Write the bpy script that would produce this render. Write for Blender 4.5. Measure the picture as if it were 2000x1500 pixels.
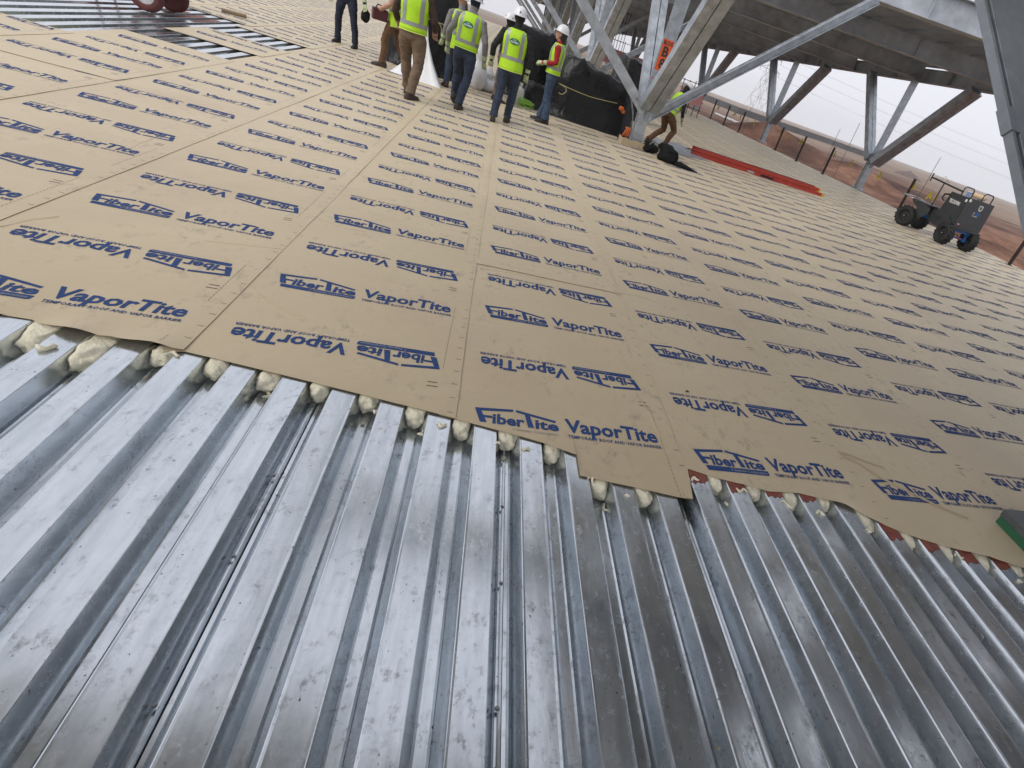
import bpy, bmesh, math, random
from math import sin, cos, pi, radians, exp, sqrt, atan2, floor
from mathutils import Vector, Matrix, noise, Euler
rnd = random.Random(7)
for o in list(bpy.data.objects): bpy.data.objects.remove(o)
S = bpy.context.scene
COL = S.collection

# ------------------------------------------------------------------ camera
CAMH = 1.6
F_PX, CX, CY = 1033.19, 1233.84, 672.30          # in pixels of the 2000 x 1500 photograph
PIT, ROL, YAW = radians(26.7115), radians(20.1095), radians(20.7867)
FW = Vector((sin(YAW)*cos(PIT), cos(YAW)*cos(PIT), -sin(PIT)))
R0 = Vector((cos(YAW), -sin(YAW), 0)); U0 = R0.cross(FW)
RT = R0*cos(ROL) + U0*sin(ROL); UP = -R0*sin(ROL) + U0*cos(ROL)
cam = bpy.data.cameras.new('camera'); cam_o = bpy.data.objects.new('camera', cam); COL.objects.link(cam_o)
cam_o.matrix_world = Matrix(((RT.x, UP.x, -FW.x, 0), (RT.y, UP.y, -FW.y, 0), (RT.z, UP.z, -FW.z, CAMH), (0, 0, 0, 1)))
cam.sensor_width = 36; cam.lens = F_PX/2000*36
cam.shift_x = -(CX-1000)/2000; cam.shift_y = -(750-CY)/2000
cam.clip_start = 0.05; cam.clip_end = 6000
S.camera = cam_o
# ------------------------------------------------------------------ sky, sun, exposure
W = bpy.data.worlds.new('World'); S.world = W; W.use_nodes = True
nt = W.node_tree; nt.nodes.clear()
n_out = nt.nodes.new('ShaderNodeOutputWorld'); n_bg = nt.nodes.new('ShaderNodeBackground')
n_sky = nt.nodes.new('ShaderNodeTexSky'); n_sky.sky_type = 'NISHITA'; n_sky.sun_disc = False
SUN_EL, SUN_AZ = radians(40), radians(245)        # azimuth measured from +Y towards +X
n_sky.sun_elevation = SUN_EL; n_sky.sun_rotation = SUN_AZ; n_sky.dust_density = 6.0; n_sky.air_density = 1.0
n_mul = nt.nodes.new('ShaderNodeVectorMath'); n_mul.operation = 'SCALE'; n_mul.inputs['Scale'].default_value = 0.09
n_mix = nt.nodes.new('ShaderNodeMix'); n_mix.data_type = 'RGBA'; n_mix.inputs[0].default_value = 0.93
n_mix.inputs[7].default_value = (0.85, 0.86, 0.93, 1)    # flat dusty overcast
nt.links.new(n_sky.outputs[0], n_mul.inputs[0]); nt.links.new(n_mul.outputs[0], n_mix.inputs[6])
nt.links.new(n_mix.outputs[2], n_bg.inputs['Color']); n_bg.inputs['Strength'].default_value = 1.0
nt.links.new(n_bg.outputs[0], n_out.inputs['Surface'])
sun = bpy.data.lights.new('sun', 'SUN'); sun.energy = 1.5; sun.angle = radians(32); sun.color = (1, 0.95, 0.88)
sun_o = bpy.data.objects.new('sun', sun); COL.objects.link(sun_o); sun_o.location = (0, 0, 30)
sd = Vector((sin(SUN_AZ)*cos(SUN_EL), cos(SUN_AZ)*cos(SUN_EL), sin(SUN_EL)))
sun_o.rotation_euler = (-sd).to_track_quat('-Z', 'Y').to_euler()
S.view_settings.view_transform = 'Standard'; S.view_settings.look = 'None'
S.view_settings.gamma = 1; S.view_settings.exposure = 0.18; S.view_settings.use_curve_mapping = False
S.render.engine = 'CYCLES'; S.cycles.volume_bounces = 1

# pixel of the photograph -> direction; points on the roof (z), on planes x = X or y = Y
def ray(px, py):
    return RT*(px-CX) - UP*(py-CY) + FW*F_PX
def gp(px, py, z=0.0):
    v = ray(px, py); t = (z-CAMH)/v.z; return Vector((v.x*t, v.y*t, z))
def at_x(px, py, X):
    v = ray(px, py); t = X/v.x; return Vector((X, v.y*t, CAMH+v.z*t))
def at_y(px, py, Y):
    v = ray(px, py); t = Y/v.y; return Vector((v.x*t, Y, CAMH+v.z*t))

# ------------------------------------------------------------------ materials
MATS = {}
def nd(t, k, x=None, **kw):
    n = t.nodes.new(k)
    for a, b in kw.items(): setattr(n, a, b)
    return n
def mat(name, col, rough=0.6, metal=0.0, var=0.12, scale=4.0, bump=0.0, bscale=40.0, stretch=(1,1,1), spec=None, coat=0.0, trans=0.0, alpha=1.0, detail=5):
    """principled material whose colour and roughness wander with object-space noise"""
    if name in MATS: return MATS[name]
    m = bpy.data.materials.new(name); m.use_nodes = True; t = m.node_tree; b = t.nodes['Principled BSDF']
    tc = nd(t, 'ShaderNodeTexCoord'); mp = nd(t, 'ShaderNodeMapping'); mp.inputs['Scale'].default_value = stretch
    t.links.new(tc.outputs['Object'], mp.inputs[0])
    nz = nd(t, 'ShaderNodeTexNoise'); nz.inputs['Scale'].default_value = scale; nz.inputs['Detail'].default_value = detail; nz.inputs['Roughness'].default_value = 0.65
    t.links.new(mp.outputs[0], nz.inputs['Vector'])
    cr = nd(t, 'ShaderNodeValToRGB'); cr.color_ramp.elements[0].position = 0.3; cr.color_ramp.elements[1].position = 0.72
    cr.color_ramp.elements[0].color = tuple(c*(1-var) for c in col[:3]) + (1,)
    cr.color_ramp.elements[1].color = tuple(min(1, c*(1+var)) for c in col[:3]) + (1,)
    t.links.new(nz.outputs['Fac'], cr.inputs[0]); t.links.new(cr.outputs[0], b.inputs['Base Color'])
    mr = nd(t, 'ShaderNodeMapRange'); mr.inputs['To Min'].default_value = max(0.02, rough-0.1); mr.inputs['To Max'].default_value = min(1, rough+0.12)
    t.links.new(nz.outputs['Fac'], mr.inputs['Value']); t.links.new(mr.outputs[0], b.inputs['Roughness'])
    b.inputs['Metallic'].default_value = metal
    if spec is not None: b.inputs['Specular IOR Level'].default_value = spec
    b.inputs['Coat Weight'].default_value = coat; b.inputs['Transmission Weight'].default_value = trans; b.inputs['Alpha'].default_value = alpha
    if bump:
        n2 = nd(t, 'ShaderNodeTexNoise'); n2.inputs['Scale'].default_value = bscale; n2.inputs['Detail'].default_value = 4
        t.links.new(mp.outputs[0], n2.inputs['Vector'])
        bp = nd(t, 'ShaderNodeBump'); bp.inputs['Strength'].default_value = bump; bp.inputs['Distance'].default_value = 0.02
        t.links.new(n2.outputs['Fac'], bp.inputs['Height']); t.links.new(bp.outputs[0], b.inputs['Normal'])
    MATS[name] = m; return m

def galv_deck_material():
    m = bpy.data.materials.new('galvanised_deck'); m.use_nodes = True; t = m.node_tree; b = t.nodes['Principled BSDF']; L = t.links.new
    tc = nd(t, 'ShaderNodeTexCoord')
    def noise_(scale, detail, st=(1,1,1), rough=0.6):
        mp = nd(t, 'ShaderNodeMapping'); mp.inputs['Scale'].default_value = st; L(tc.outputs['Object'], mp.inputs[0])
        n = nd(t, 'ShaderNodeTexNoise'); n.inputs['Scale'].default_value = scale; n.inputs['Detail'].default_value = detail; n.inputs['Roughness'].default_value = rough
        L(mp.outputs[0], n.inputs['Vector']); return n.outputs['Fac']
    def ramp(src, a, b_, ca=0.0, cb=1.0):
        r = nd(t, 'ShaderNodeMapRange'); r.inputs['From Min'].default_value = a; r.inputs['From Max'].default_value = b_
        r.inputs['To Min'].default_value = ca; r.inputs['To Max'].default_value = cb; L(src, r.inputs['Value']); return r.outputs[0]
    def mixc(f, c1, c2):
        x = nd(t, 'ShaderNodeMix', data_type='RGBA')
        if hasattr(f, 'links'): L(f, x.inputs[0])
        else: x.inputs[0].default_value = f
        for i, c in ((6, c1), (7, c2)):
            if hasattr(c, 'links'): L(c, x.inputs[i])
            else: x.inputs[i].default_value = c
        return x.outputs[2]
    def math_(op, a, b_):
        x = nd(t, 'ShaderNodeMath', operation=op)
        for i, c in ((0, a), (1, b_)):
            if hasattr(c, 'links'): L(c, x.inputs[i])
            else: x.inputs[i].default_value = c
        return x.outputs[0]
    vor = nd(t, 'ShaderNodeTexVoronoi'); vor.inputs['Scale'].default_value = 95; L(tc.outputs['Object'], vor.inputs['Vector'])
    span = nd(t, 'ShaderNodeSeparateColor'); L(vor.outputs['Color'], span.inputs[0])
    streak = noise_(9, 6, (3.2, 0.5, 1)); blot = noise_(5.5, 6, (1.4, 0.8, 1)); fine = noise_(55, 4, (1, 0.7, 1))
    speck = ramp(noise_(95, 2, (1, 0.7, 1)), 0.67, 0.71)
    scuff = ramp(noise_(26, 8, (1, 0.7, 1), 0.8), 0.52, 0.66)
    c = mixc(ramp(streak, .35, .7), (0.54, 0.585, 0.625, 1), (0.68, 0.72, 0.755, 1))
    c = mixc(ramp(span.outputs[0], 0, 1, 0, .10), c, (0.48, 0.51, 0.55, 1))
    c = mixc(math_('MULTIPLY', scuff, ramp(blot, .44, .60)), c, (0.31, 0.325, 0.34, 1))
    c = mixc(math_('MULTIPLY', speck, ramp(noise_(7, 3), .50, .58)), c, (0.05, 0.047, 0.045, 1))
    dust = ramp(noise_(1.3, 6, (1, .5, 1)), .62, .8, 0, .35)
    c = mixc(dust, c, (0.45, 0.40, 0.35, 1))
    L(c, b.inputs['Base Color']); b.inputs['Metallic'].default_value = 0.92
    rg = math_('ADD', ramp(blot, .3, .7, .12, .23), math_('MULTIPLY', scuff, .16)); rg = math_('ADD', rg, ramp(span.outputs[1], 0, 1, -.012, .02))
    L(rg, b.inputs['Roughness'])
    bp = nd(t, 'ShaderNodeBump'); bp.inputs['Strength'].default_value = 0.10; bp.inputs['Distance'].default_value = 0.006
    L(math_('ADD', math_('MULTIPLY', streak, .25), math_('ADD', math_('MULTIPLY', fine, .10), math_('MULTIPLY', blot, .38))), bp.inputs['Height']); L(bp.outputs[0], b.inputs['Normal'])
    return m

def membrane_material():
    m = bpy.data.materials.new('kraft_membrane'); m.use_nodes = True; t = m.node_tree; b = t.nodes['Principled BSDF']; L = t.links.new
    tc = nd(t, 'ShaderNodeTexCoord')
    def noise_(scale, detail, st=(1,1,1), rough=0.6):
        mp = nd(t, 'ShaderNodeMapping'); mp.inputs['Scale'].default_value = st; L(tc.outputs['Object'], mp.inputs[0])
        n = nd(t, 'ShaderNodeTexNoise'); n.inputs['Scale'].default_value = scale; n.inputs['Detail'].default_value = detail; n.inputs['Roughness'].default_value = rough
        L(mp.outputs[0], n.inputs['Vector']); return n.outputs['Fac']
    def ramp(src, a, b_, ca=0.0, cb=1.0):
        r = nd(t, 'ShaderNodeMapRange'); r.inputs['From Min'].default_value = a; r.inputs['From Max'].default_value = b_
        r.inputs['To Min'].default_value = ca; r.inputs['To Max'].default_value = cb; L(src, r.inputs['Value']); return r.outputs[0]
    def mixc(f, c1, c2):
        x = nd(t, 'ShaderNodeMix', data_type='RGBA'); L(f, x.inputs[0])
        for i, c in ((6, c1), (7, c2)):
            if hasattr(c, 'links'): L(c, x.inputs[i])
            else: x.inputs[i].default_value = c
        return x.outputs[2]
    def mul(a, b_):
        x = nd(t, 'ShaderNodeMath', operation='MULTIPLY'); L(a, x.inputs[0]); L(b_, x.inputs[1]); return x.outputs[0]
    base = mixc(ramp(noise_(1.1, 5), .3, .7), (0.452, 0.362, 0.226, 1), (0.520, 0.425, 0.274, 1))
    fib = noise_(60, 4, (0.25, 1, 1)); base = mixc(ramp(fib, .3, .75, 0, .35), base, (0.43, 0.34, 0.205, 1))
    foot = mul(ramp(noise_(15, 7, (1, .6, 1), .72), .52, .68), ramp(noise_(2.2, 4), .46, .62, 0, .8))
    base = mixc(foot, base, (0.20, 0.165, 0.125, 1))
    base = mixc(ramp(noise_(.6, 6), .50, .72, 0, .7), base, (0.37, 0.275, 0.185, 1))
    L(base, b.inputs['Base Color']); b.inputs['Roughness'].default_value = 0.5; b.inputs['Specular IOR Level'].default_value = 0.5; b.inputs['Sheen Weight'].default_value = 0.55; b.inputs['Sheen Roughness'].default_value = 0.45; b.inputs['Sheen Tint'].default_value = (1, .90, .70, 1)
    bp = nd(t, 'ShaderNodeBump'); bp.inputs['Strength'].default_value = 0.18; bp.inputs['Distance'].default_value = 0.02
    L(noise_(5, 5, (.7, 1.3, 1)), bp.inputs['Height']); L(bp.outputs[0], b.inputs['Normal'])
    return m
M_DECK = galv_deck_material(); M_MEMB = membrane_material()
M_BLUE = mat('blue_print', (0.032, 0.066, 0.185), 0.75, var=0.2, scale=18, spec=.15)
M_TICK = mat('black_print', (0.035, 0.034, 0.035), 0.7); M_DASH = mat('grey_print', (0.13, 0.11, 0.085), 0.7)
M_BARTXT = mat('print_knockout', (0.30, 0.29, 0.30), 0.65)
M_GALV = mat('galvanised_member', (0.44, 0.475, 0.51), 0.42, 0.6, 0.30, 5, 0.06, 60)
M_GALVD = mat('dull_galvanised_beam', (0.46, 0.49, 0.53), 0.44, 0.6, 0.30, 1.8, 0.05, 30)
M_SOFF = mat('soffit_or_added_sheet', (0.44, 0.47, 0.515), 0.38, 0.75, 0.22, 1.2)
M_BOLT = mat('bolt_steel', (0.30, 0.30, 0.31), 0.4, 0.8)
M_FOAM = mat('spray_foam', (0.72, 0.68, 0.53), 0.75, var=0.08, scale=25, bump=0.35, bscale=70)
M_PRIM = mat('red_primer', (0.22, 0.060, 0.040), 0.7, var=0.35, scale=30)
M_BLACK = mat('black_plastic', (0.014, 0.014, 0.015), 0.5, var=0.2)

# ------------------------------------------------------------------ mesh helpers
class MB:
    def __init__(s): s.v = []; s.f = []; s.mi = []
    def add(s, vs, fs, m=0):
        k = len(s.v); s.v += [tuple(p) for p in vs]; s.f += [tuple(i+k for i in f) for f in fs]; s.mi += [m]*len(fs); return s
    def box(s, c, d, m=0, M=None):
        vs = [Vector((sx*d[0]/2, sy*d[1]/2, sz*d[2]/2)) for sx in (-1,1) for sy in (-1,1) for sz in (-1,1)]
        vs = [(M @ p if M else p) + Vector(c) for p in vs]
        return s.add(vs, [(0,1,3,2),(4,6,7,5),(0,4,5,1),(2,3,7,6),(0,2,6,4),(1,5,7,3)], m)
    def bar(s, p, q, w, h, m=0, up=(0,0,1), off=(0,0)):
        """box beam from p to q: w across, h along up"""
        p = Vector(p); q = Vector(q); d = (q-p).normalized(); x = d.cross(Vector(up))
        if x.length < 1e-4: x = Vector((1,0,0))
        x.normalize(); y = x.cross(d)
        vs = [e + x*(a*w/2+off[0]) + y*(b*h/2+off[1]) for e in (p, q) for a, b in ((-1,-1),(1,-1),(1,1),(-1,1))]
        return s.add(vs, [(0,3,2,1),(4,5,6,7),(0,1,5,4),(1,2,6,5),(2,3,7,6),(3,0,4,7)], m)
    def loft(s, rings, m=0, cap=True):
        n = len(rings[0]); vs = [p for r in rings for p in r]; fs = []
        for i in range(len(rings)-1):
            for j in range(n): fs.append((i*n+j, i*n+(j+1) % n, (i+1)*n+(j+1) % n, (i+1)*n+j))
        if cap: fs += [tuple(reversed(range(n))), tuple((len(rings)-1)*n+j for j in range(n))]
        return s.add(vs, fs, m)
    def tube(s, pts, r, n=8, m=0, cap=True):
        pts = [Vector(p) for p in pts]; k = len(pts); rs = r if hasattr(r, '__len__') else [r]*k
        rings = []; ref = None
        for i, p in enumerate(pts):
            d = (pts[min(i+1, k-1)] - pts[max(i-1, 0)])
            if d.length < 1e-9: d = Vector((0,0,1))
            d.normalize()
            if ref is None: ref = d.orthogonal().normalized()
            ref = (ref - d*ref.dot(d)); ref = ref.normalized() if ref.length > 1e-6 else d.orthogonal().normalized()
            b = d.cross(ref); rings.append([p + (ref*cos(2*pi*j/n) + b*sin(2*pi*j/n))*rs[i] for j in range(n)])
        return s.loft(rings, m, cap)
    def ball(s, c, r, m=0, nu=10, nv=7, M=None):
        rr = r if hasattr(r, '__len__') else (r, r, r); vs = []; fs = []
        for i in range(1, nv):
            a = pi*i/nv
            for j in range(nu): vs.append(Vector((sin(a)*cos(2*pi*j/nu)*rr[0], sin(a)*sin(2*pi*j/nu)*rr[1], cos(a)*rr[2])))
        vs += [Vector((0,0,rr[2])), Vector((0,0,-rr[2]))]; t = len(vs)-2
        for i in range(nv-2):
            for j in range(nu): fs.append((i*nu+j, (i+1)*nu+j, (i+1)*nu+(j+1) % nu, i*nu+(j+1) % nu))
        for j in range(nu): fs += [(t, j, (j+1) % nu), (t+1, (nv-2)*nu+(j+1) % nu, (nv-2)*nu+j)]
        return s.add([(M @ p if M else p) + Vector(c) for p in vs], fs, m)
    def lathe(s, prof, c=(0,0,0), axis='z', n=20, m=0, cap=True):
        """prof = [(r, h)...] closed at both ends when r = 0"""
        rings = []
        for r_, h in prof:
            ring = []
            for j in range(n):
                a = 2*pi*j/n; x, y = r_*cos(a), r_*sin(a)
                ring.append(Vector({'z': (x, y, h), 'x': (h, x, y), 'y': (x, h, y)}[axis]) + Vector(c))
            rings.append(ring)
        return s.loft(rings, m, cap)
    def mesh(s, name, mats, smooth=False):
        me = bpy.data.meshes.new(name); me.from_pydata(s.v, [], s.f)
        for x in (mats if isinstance(mats, (list, tuple)) else [mats]): me.materials.append(x)
        if any(s.mi): me.polygons.foreach_set('material_index', s.mi)
        me.polygons.foreach_set('use_smooth', [smooth]*len(s.f)); me.validate(); me.update()
        return me
    def build(s, name, mats, parent=None, smooth=False, fix=False):
        me = s.mesh(name, mats, smooth)
        if fix:
            bm = bmesh.new(); bm.from_mesh(me); bmesh.ops.recalc_face_normals(bm, faces=bm.faces); bm.to_mesh(me); bm.free()
        return link(name, me, parent)
def link(name, data, parent=None, loc=(0,0,0), rot=(0,0,0)):
    o = bpy.data.objects.new(name, data); COL.objects.link(o); o.location = loc; o.rotation_euler = rot
    if parent is not None: o.parent = parent
    return o
def tag(o, label=None, cat=None, group=None, kind=None):
    if label: o['label'] = label
    if cat: o['category'] = cat
    if group: o['group'] = group
    if kind: o['kind'] = kind
    return o
def thing(name, label, cat, loc=(0,0,0), rz=0, group=None):
    return tag(link(name, None, None, loc, (0,0,rz)), label, cat, group)
def struct(name, loc=(0,0,0)):
    o = link(name, None, None, loc); o['kind'] = 'structure'; return o
def copy_tree(o, parent=None):
    c = o.copy(); COL.objects.link(c); c.parent = parent
    for ch in list(o.children): copy_tree(ch, c)
    return c
def bevel(o, w=0.01, seg=2):
    b = o.modifiers.new('bevel', 'BEVEL'); b.width = w; b.segments = seg; b.limit_method = 'ANGLE'; b.angle_limit = radians(40); return o
def nz(x, y, z=0.0): return noise.noise(Vector((x, y, z)))
def lerp(a, b, t): return a+(b-a)*t
def interp(tab, x):
    if x <= tab[0][0]: return tab[0][1]
    for (a, b), (c, d) in zip(tab, tab[1:]):
        if x <= c: return lerp(b, d, (x-a)/(c-a)) if c > a else d
    return tab[-1][1]
def ordinal(i):
    w = 'first second third fourth fifth sixth seventh eighth ninth tenth eleventh twelfth thirteenth fourteenth fifteenth sixteenth seventeenth eighteenth nineteenth twentieth'.split()
    return w[i] if i < 20 else 'twenty-'+w[i-20]
_txt = {}
def text_tris(body, res=3, bold=0.0, space=1.0, shear=0.0):
    """outline lettering as (verts, faces) in em units, lower left at 0"""
    key = (body, res, bold, space, shear)
    if key in _txt: return _txt[key]
    c = bpy.data.curves.new('t', 'FONT'); c.body = body; c.size = 1; c.resolution_u = res; c.offset = bold; c.space_character = space; c.shear = shear
    c.fill_mode = 'FRONT'
    o = bpy.data.objects.new('t', c); COL.objects.link(o)
    dg = bpy.context.evaluated_depsgraph_get(); me = o.evaluated_get(dg).to_mesh()
    vs = [tuple(v.co) for v in me.vertices]; fs = [tuple(p.vertices) for p in me.polygons]
    o.evaluated_get(dg).to_mesh_clear(); bpy.data.objects.remove(o); bpy.data.curves.remove(c)
    x0 = min(v[0] for v in vs); vs = [(v[0]-x0, v[1]) for v in vs]
    _txt[key] = (vs, fs); return _txt[key]
def text_w(vs): return max(v[0] for v in vs)
def put_text(mb, body, origin, ux, uy, width=None, height=None, m=0, lift=0.0, bold=0.02, res=2, space=1.0):
    """lettering laid on a plane: origin lower left, ux/uy unit directions, total width or cap height in metres"""
    vs, fs = text_tris(body, res, bold, space); w = text_w(vs); h = max(v[1] for v in vs)
    sx = (width/w) if width else (height/h); sy = (height/h) if height else sx
    ux = Vector(ux); uy = Vector(uy); n = ux.cross(uy); o = Vector(origin)
    mb.add([o + ux*(a*sx) + uy*(b*sy) + n*lift for a, b in vs], fs, m)
# ================================================================== steel roof deck
PITCH = 0.2035; CH0 = 0.106; DEPTH = 0.080
def chan_x(n): return CH0 + PITCH*n
TOPW, BOTW = 0.100, 0.044
def rib_profile(n0, n1):
    """cross-section from channel n0 to channel n1: rounded top flats with a raised lip, plain channel bottoms"""
    pts = []
    for n in range(n0, n1):
        c = chan_x(n); d = chan_x(n+1); hb = BOTW/2; ht = TOPW/2; mid = (c+d)/2
        pts += [(c+(0.004 if n == n0 else 0), -DEPTH), (c+hb-.006, -DEPTH), (c+hb+.001, -DEPTH+.004)]
        pts += [(mid-ht-.0016, -.0045), (mid-ht+.0006, -.0008), (mid-ht+.0034, 0.0004), (mid-ht+.009, -.0004)]
        pts += [(mid+ht-.009, -.0004), (mid+ht-.0014, -.0001), (mid+ht+.0008, -.0022)]
        pts += [(d-hb-.001, -DEPTH+.004), (d-hb+.006, -DEPTH)]
    d = chan_x(n1)
    pts += [(d-.010, -DEPTH), (d-.008, -DEPTH+.014), (d-.001, -DEPTH+.016), (d+.001, -DEPTH+.002)]      # side-lap ridge
    return pts
deck = struct('metal_roof_deck')
def deck_panel(n0, y0, y1, screws=()):
    prof = rib_profile(n0, n0+4); mb = MB(); k = len(prof); ys = [y0, y1]
    for th in (0, -.0012):
        base = len(mb.v)
        mb.v += [(x, y, z+th) for y in ys for x, z in prof]
        for i in range(k-1):
            f = (base+i, base+i+1, base+k+i+1, base+k+i)
            mb.f.append(f if th == 0 else tuple(reversed(f))); mb.mi.append(0)
    for a in (0, 1):
        for i in range(k-1):
            f = (a*k+i, a*k+i+1, 2*k+a*k+i+1, 2*k+a*k+i); mb.f.append(tuple(reversed(f)) if a == 0 else f); mb.mi.append(0)
    o = mb.build('deck_panel', M_DECK, deck)
    for sy in screws:
        s = MB(); x = chan_x(n0+4)-.012
        s.lathe([(0, 0), (.0075, 0), (.0075, .0012), (.0045, .0014), (.0045, .0048), (.0035, .0054), (0, .0054)], (0,0,0), n=8)
        so = s.build('screw', M_BOLT, o); so.location = (x+rnd.uniform(-.006, .004), sy+rnd.uniform(-.03, .03), -DEPTH+.016)
    return o
panels = {}
for n0 in range(-19, 21, 4):
    sc = [0.52, .86, 1.24, 1.62] if -12 < n0 < 12 else ()
    if n0 == -3: sc = [.62, .80, 1.22, 1.55]
    panels[n0] = deck_panel(n0, -3.0, 3.3, sc)
for n0 in range(-47, -15, 4): deck_panel(n0, 5.6, 13.2)

# red primer brushed on the rib tops along the membrane edge, scratched at its border
EDGE = [(-6, 2.5), (-2.2, 2.32), (-1.68, 2.26), (-1.58, 2.26), (-1.45, 2.20), (-1.27, 2.19), (-1.05, 2.17), (-1.04, 2.185), (-.53, 2.09), (.065, 1.965), (.46, 1.87), (.62, 1.81),
        (.621, 1.68), (1.09, 1.60), (1.178, 1.595), (1.18, 1.80), (1.33, 1.76), (1.60, 1.70), (1.79, 1.71), (2.02, 1.66), (2.24, 1.53), (2.39, 1.47), (2.61, 1.41), (2.79, 1.37), (2.99, 1.31), (3.36, 1.25), (4.5, 1.1), (6, .9), (16, .2)]
def yfront(x): return interp(EDGE, x)
for n in range(5, 14):
    if n == 9: continue
    mid = chan_x(n)+PITCH/2; y1 = yfront(mid)+.35; y0 = yfront(mid)-rnd.uniform(.03, .085); mb = MB()
    xs = [mid-TOPW/2+.002+i*(TOPW-.004)/9 for i in range(10)]
    lo = [y0+rnd.uniform(-.012, .012)+.18*(x-mid) for x in xs]
    vs = [(x, l, .0012) for x, l in zip(xs, lo)] + [(x, y1, .0012) for x in xs]
    mb.add(vs, [(i, i+1, 11+i, 10+i) for i in range(9)])
    key = max(k for k in panels if k <= n); tag(mb.build('primer_patch', M_PRIM, panels[key]), 'red primer brushed across a rib top')

# ================================================================== membrane sheets
SW, SX0, NPER = 1.11, 0.07, 1.06
def seam(k): return SX0+SW*k
def roof_edge(y): return 15.2-.09*(y-10)
memb = struct('roof_membrane')
def sheet_z(k, x, y, yb=None, lift=None):
    xl, xr = seam(k-1), seam(k)
    t = min(1, max(0, (x-xl+.07)/(xr-xl+.07)))
    z = .0035 + .0034*t + .0016*nz(x*1.7, y*1.4, k*3.1) + .0006*nz(x*6, y*5, k)
    if yb is not None and y-yb < 1.5: z += .0055*exp(-(y-yb)/.22)
    if lift: z += lift(x, y)
    return z
def lift_A(x, y):       # loose, wavy front edge of the sheet at the far left
    d = y-yfront(x)
    if d > .5: return 0
    w = exp(-d/.085)
    a = .010 + .013*sin((x+1.2)*21)+.012*sin(x*9+1)
    if x > -1.32: a += .012
    return max(-.001, a*w)
def lift_B(x, y):
    d = y-yfront(x); return (.0015+.0022*(1+nz(x*5, 2)))*exp(-max(0, d)/.06)
def lift_D(x, y):
    d = y-yfront(x); return max(0, .004+.012*nz(x*4.2, 7.7)+.008*nz(x*11, 3))*exp(-max(0, d)/.07)
LOGO = [[(.030, .044), (.062, .044), (.050, .080), (.088, .080), (.086, .097), (.044, .097), (.033, .128), (.002, .146)],
        [(.002, .146), (.033, .128), (.189, .148), (.188, .166)], [(.201, .166), (.203, .148), (.246, .137), (.260, .044), (.290, .044), (.272, .131), (.270, .150)],
        [(.270, .150), (.272, .131), (.400, .101), (.405, .117)]]
def template(hi):
    mb = MB(); P = lambda pts, m=0: mb.add([(a, b, 0) for a, b in pts], [tuple(range(len(pts)))], m); r_ = 2 if hi else 1
    for q in LOGO: P(q)
    P([(.046, 0), (.412, 0), (.422, .009), (.422, .035), (.040, .035)])
    put_text(mb, 'iber', (.088, .044, 0), (1,0,0), (0,1,0), width=.156, height=.074, bold=.033, res=r_)
    put_text(mb, 'ite', (.296, .044, 0), (1,0,0), (0,1,0), width=.120, height=.064, bold=.033, res=r_)
    put_text(mb, 'VaporTite', (.450, .048, 0), (1,0,0), (0,1,0), width=.505, height=.098, bold=.030, res=r_)
    if hi:
        put_text(mb, '// Seaman Corporation', (.185, .009, .0007), (1,0,0), (0,1,0), width=.224, height=.017, m=1, bold=.004)
        put_text(mb, 'TEMPORARY ROOF AND VAPOR BARRIER', (.458, .002, 0), (1,0,0), (0,1,0), width=.507, height=.0235, bold=.018, res=1)
    else: P([(.458, .003), (.965, .003), (.965, .016), (.458, .016)])
    mb.v = [(x*.962, y, z) for x, y, z in mb.v]
    return mb
def far_template():
    mb = MB(); P = lambda x0, y0, x1, y1: mb.add([(x0,y0,0),(x1,y0,0),(x1,y1,0),(x0,y1,0)], [(0,1,2,3)])
    P(.04, 0, .42, .031); P(.07, .041, .41, .085); P(.01, .118, .40, .138); P(.005, .05, .03, .12)
    for i in range(9): P(.452+i*.052, .046, .486+i*.052, .096)
    P(.44, .004, .927, .012)
    return mb
T_HI, T_LO, T_FAR = template(True), template(False), far_template()
PHASE = {-1: .27, 0: .77, 1: .86, 2: .75, 3: .67, -2: .09, -3: .33, 4: .37, 5: .34, 6: .13}
def add_print(mb, k, x0, y0, inv, zf, clip):
    T = T_HI if y0 < 7.5 else (T_LO if y0 < 26 else T_FAR)
    w, h = .927, .166; vs = []
    for a, b, c in T.v:
        x, y = (x0+w-a, y0+h-b) if inv else (x0+a, y0+b)
        vs.append((x, y, c))
    base = len(mb.v)
    ok = [clip(x, y) for x, y, c in vs]
    for i, (x, y, c) in enumerate(vs): mb.v.append((x, y, zf(x, y)+.0014+c))
    for f, m in zip(T.f, T.mi):
        if all(ok[i] for i in f): mb.f.append(tuple(i+base for i in f)); mb.mi.append(m)
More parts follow.
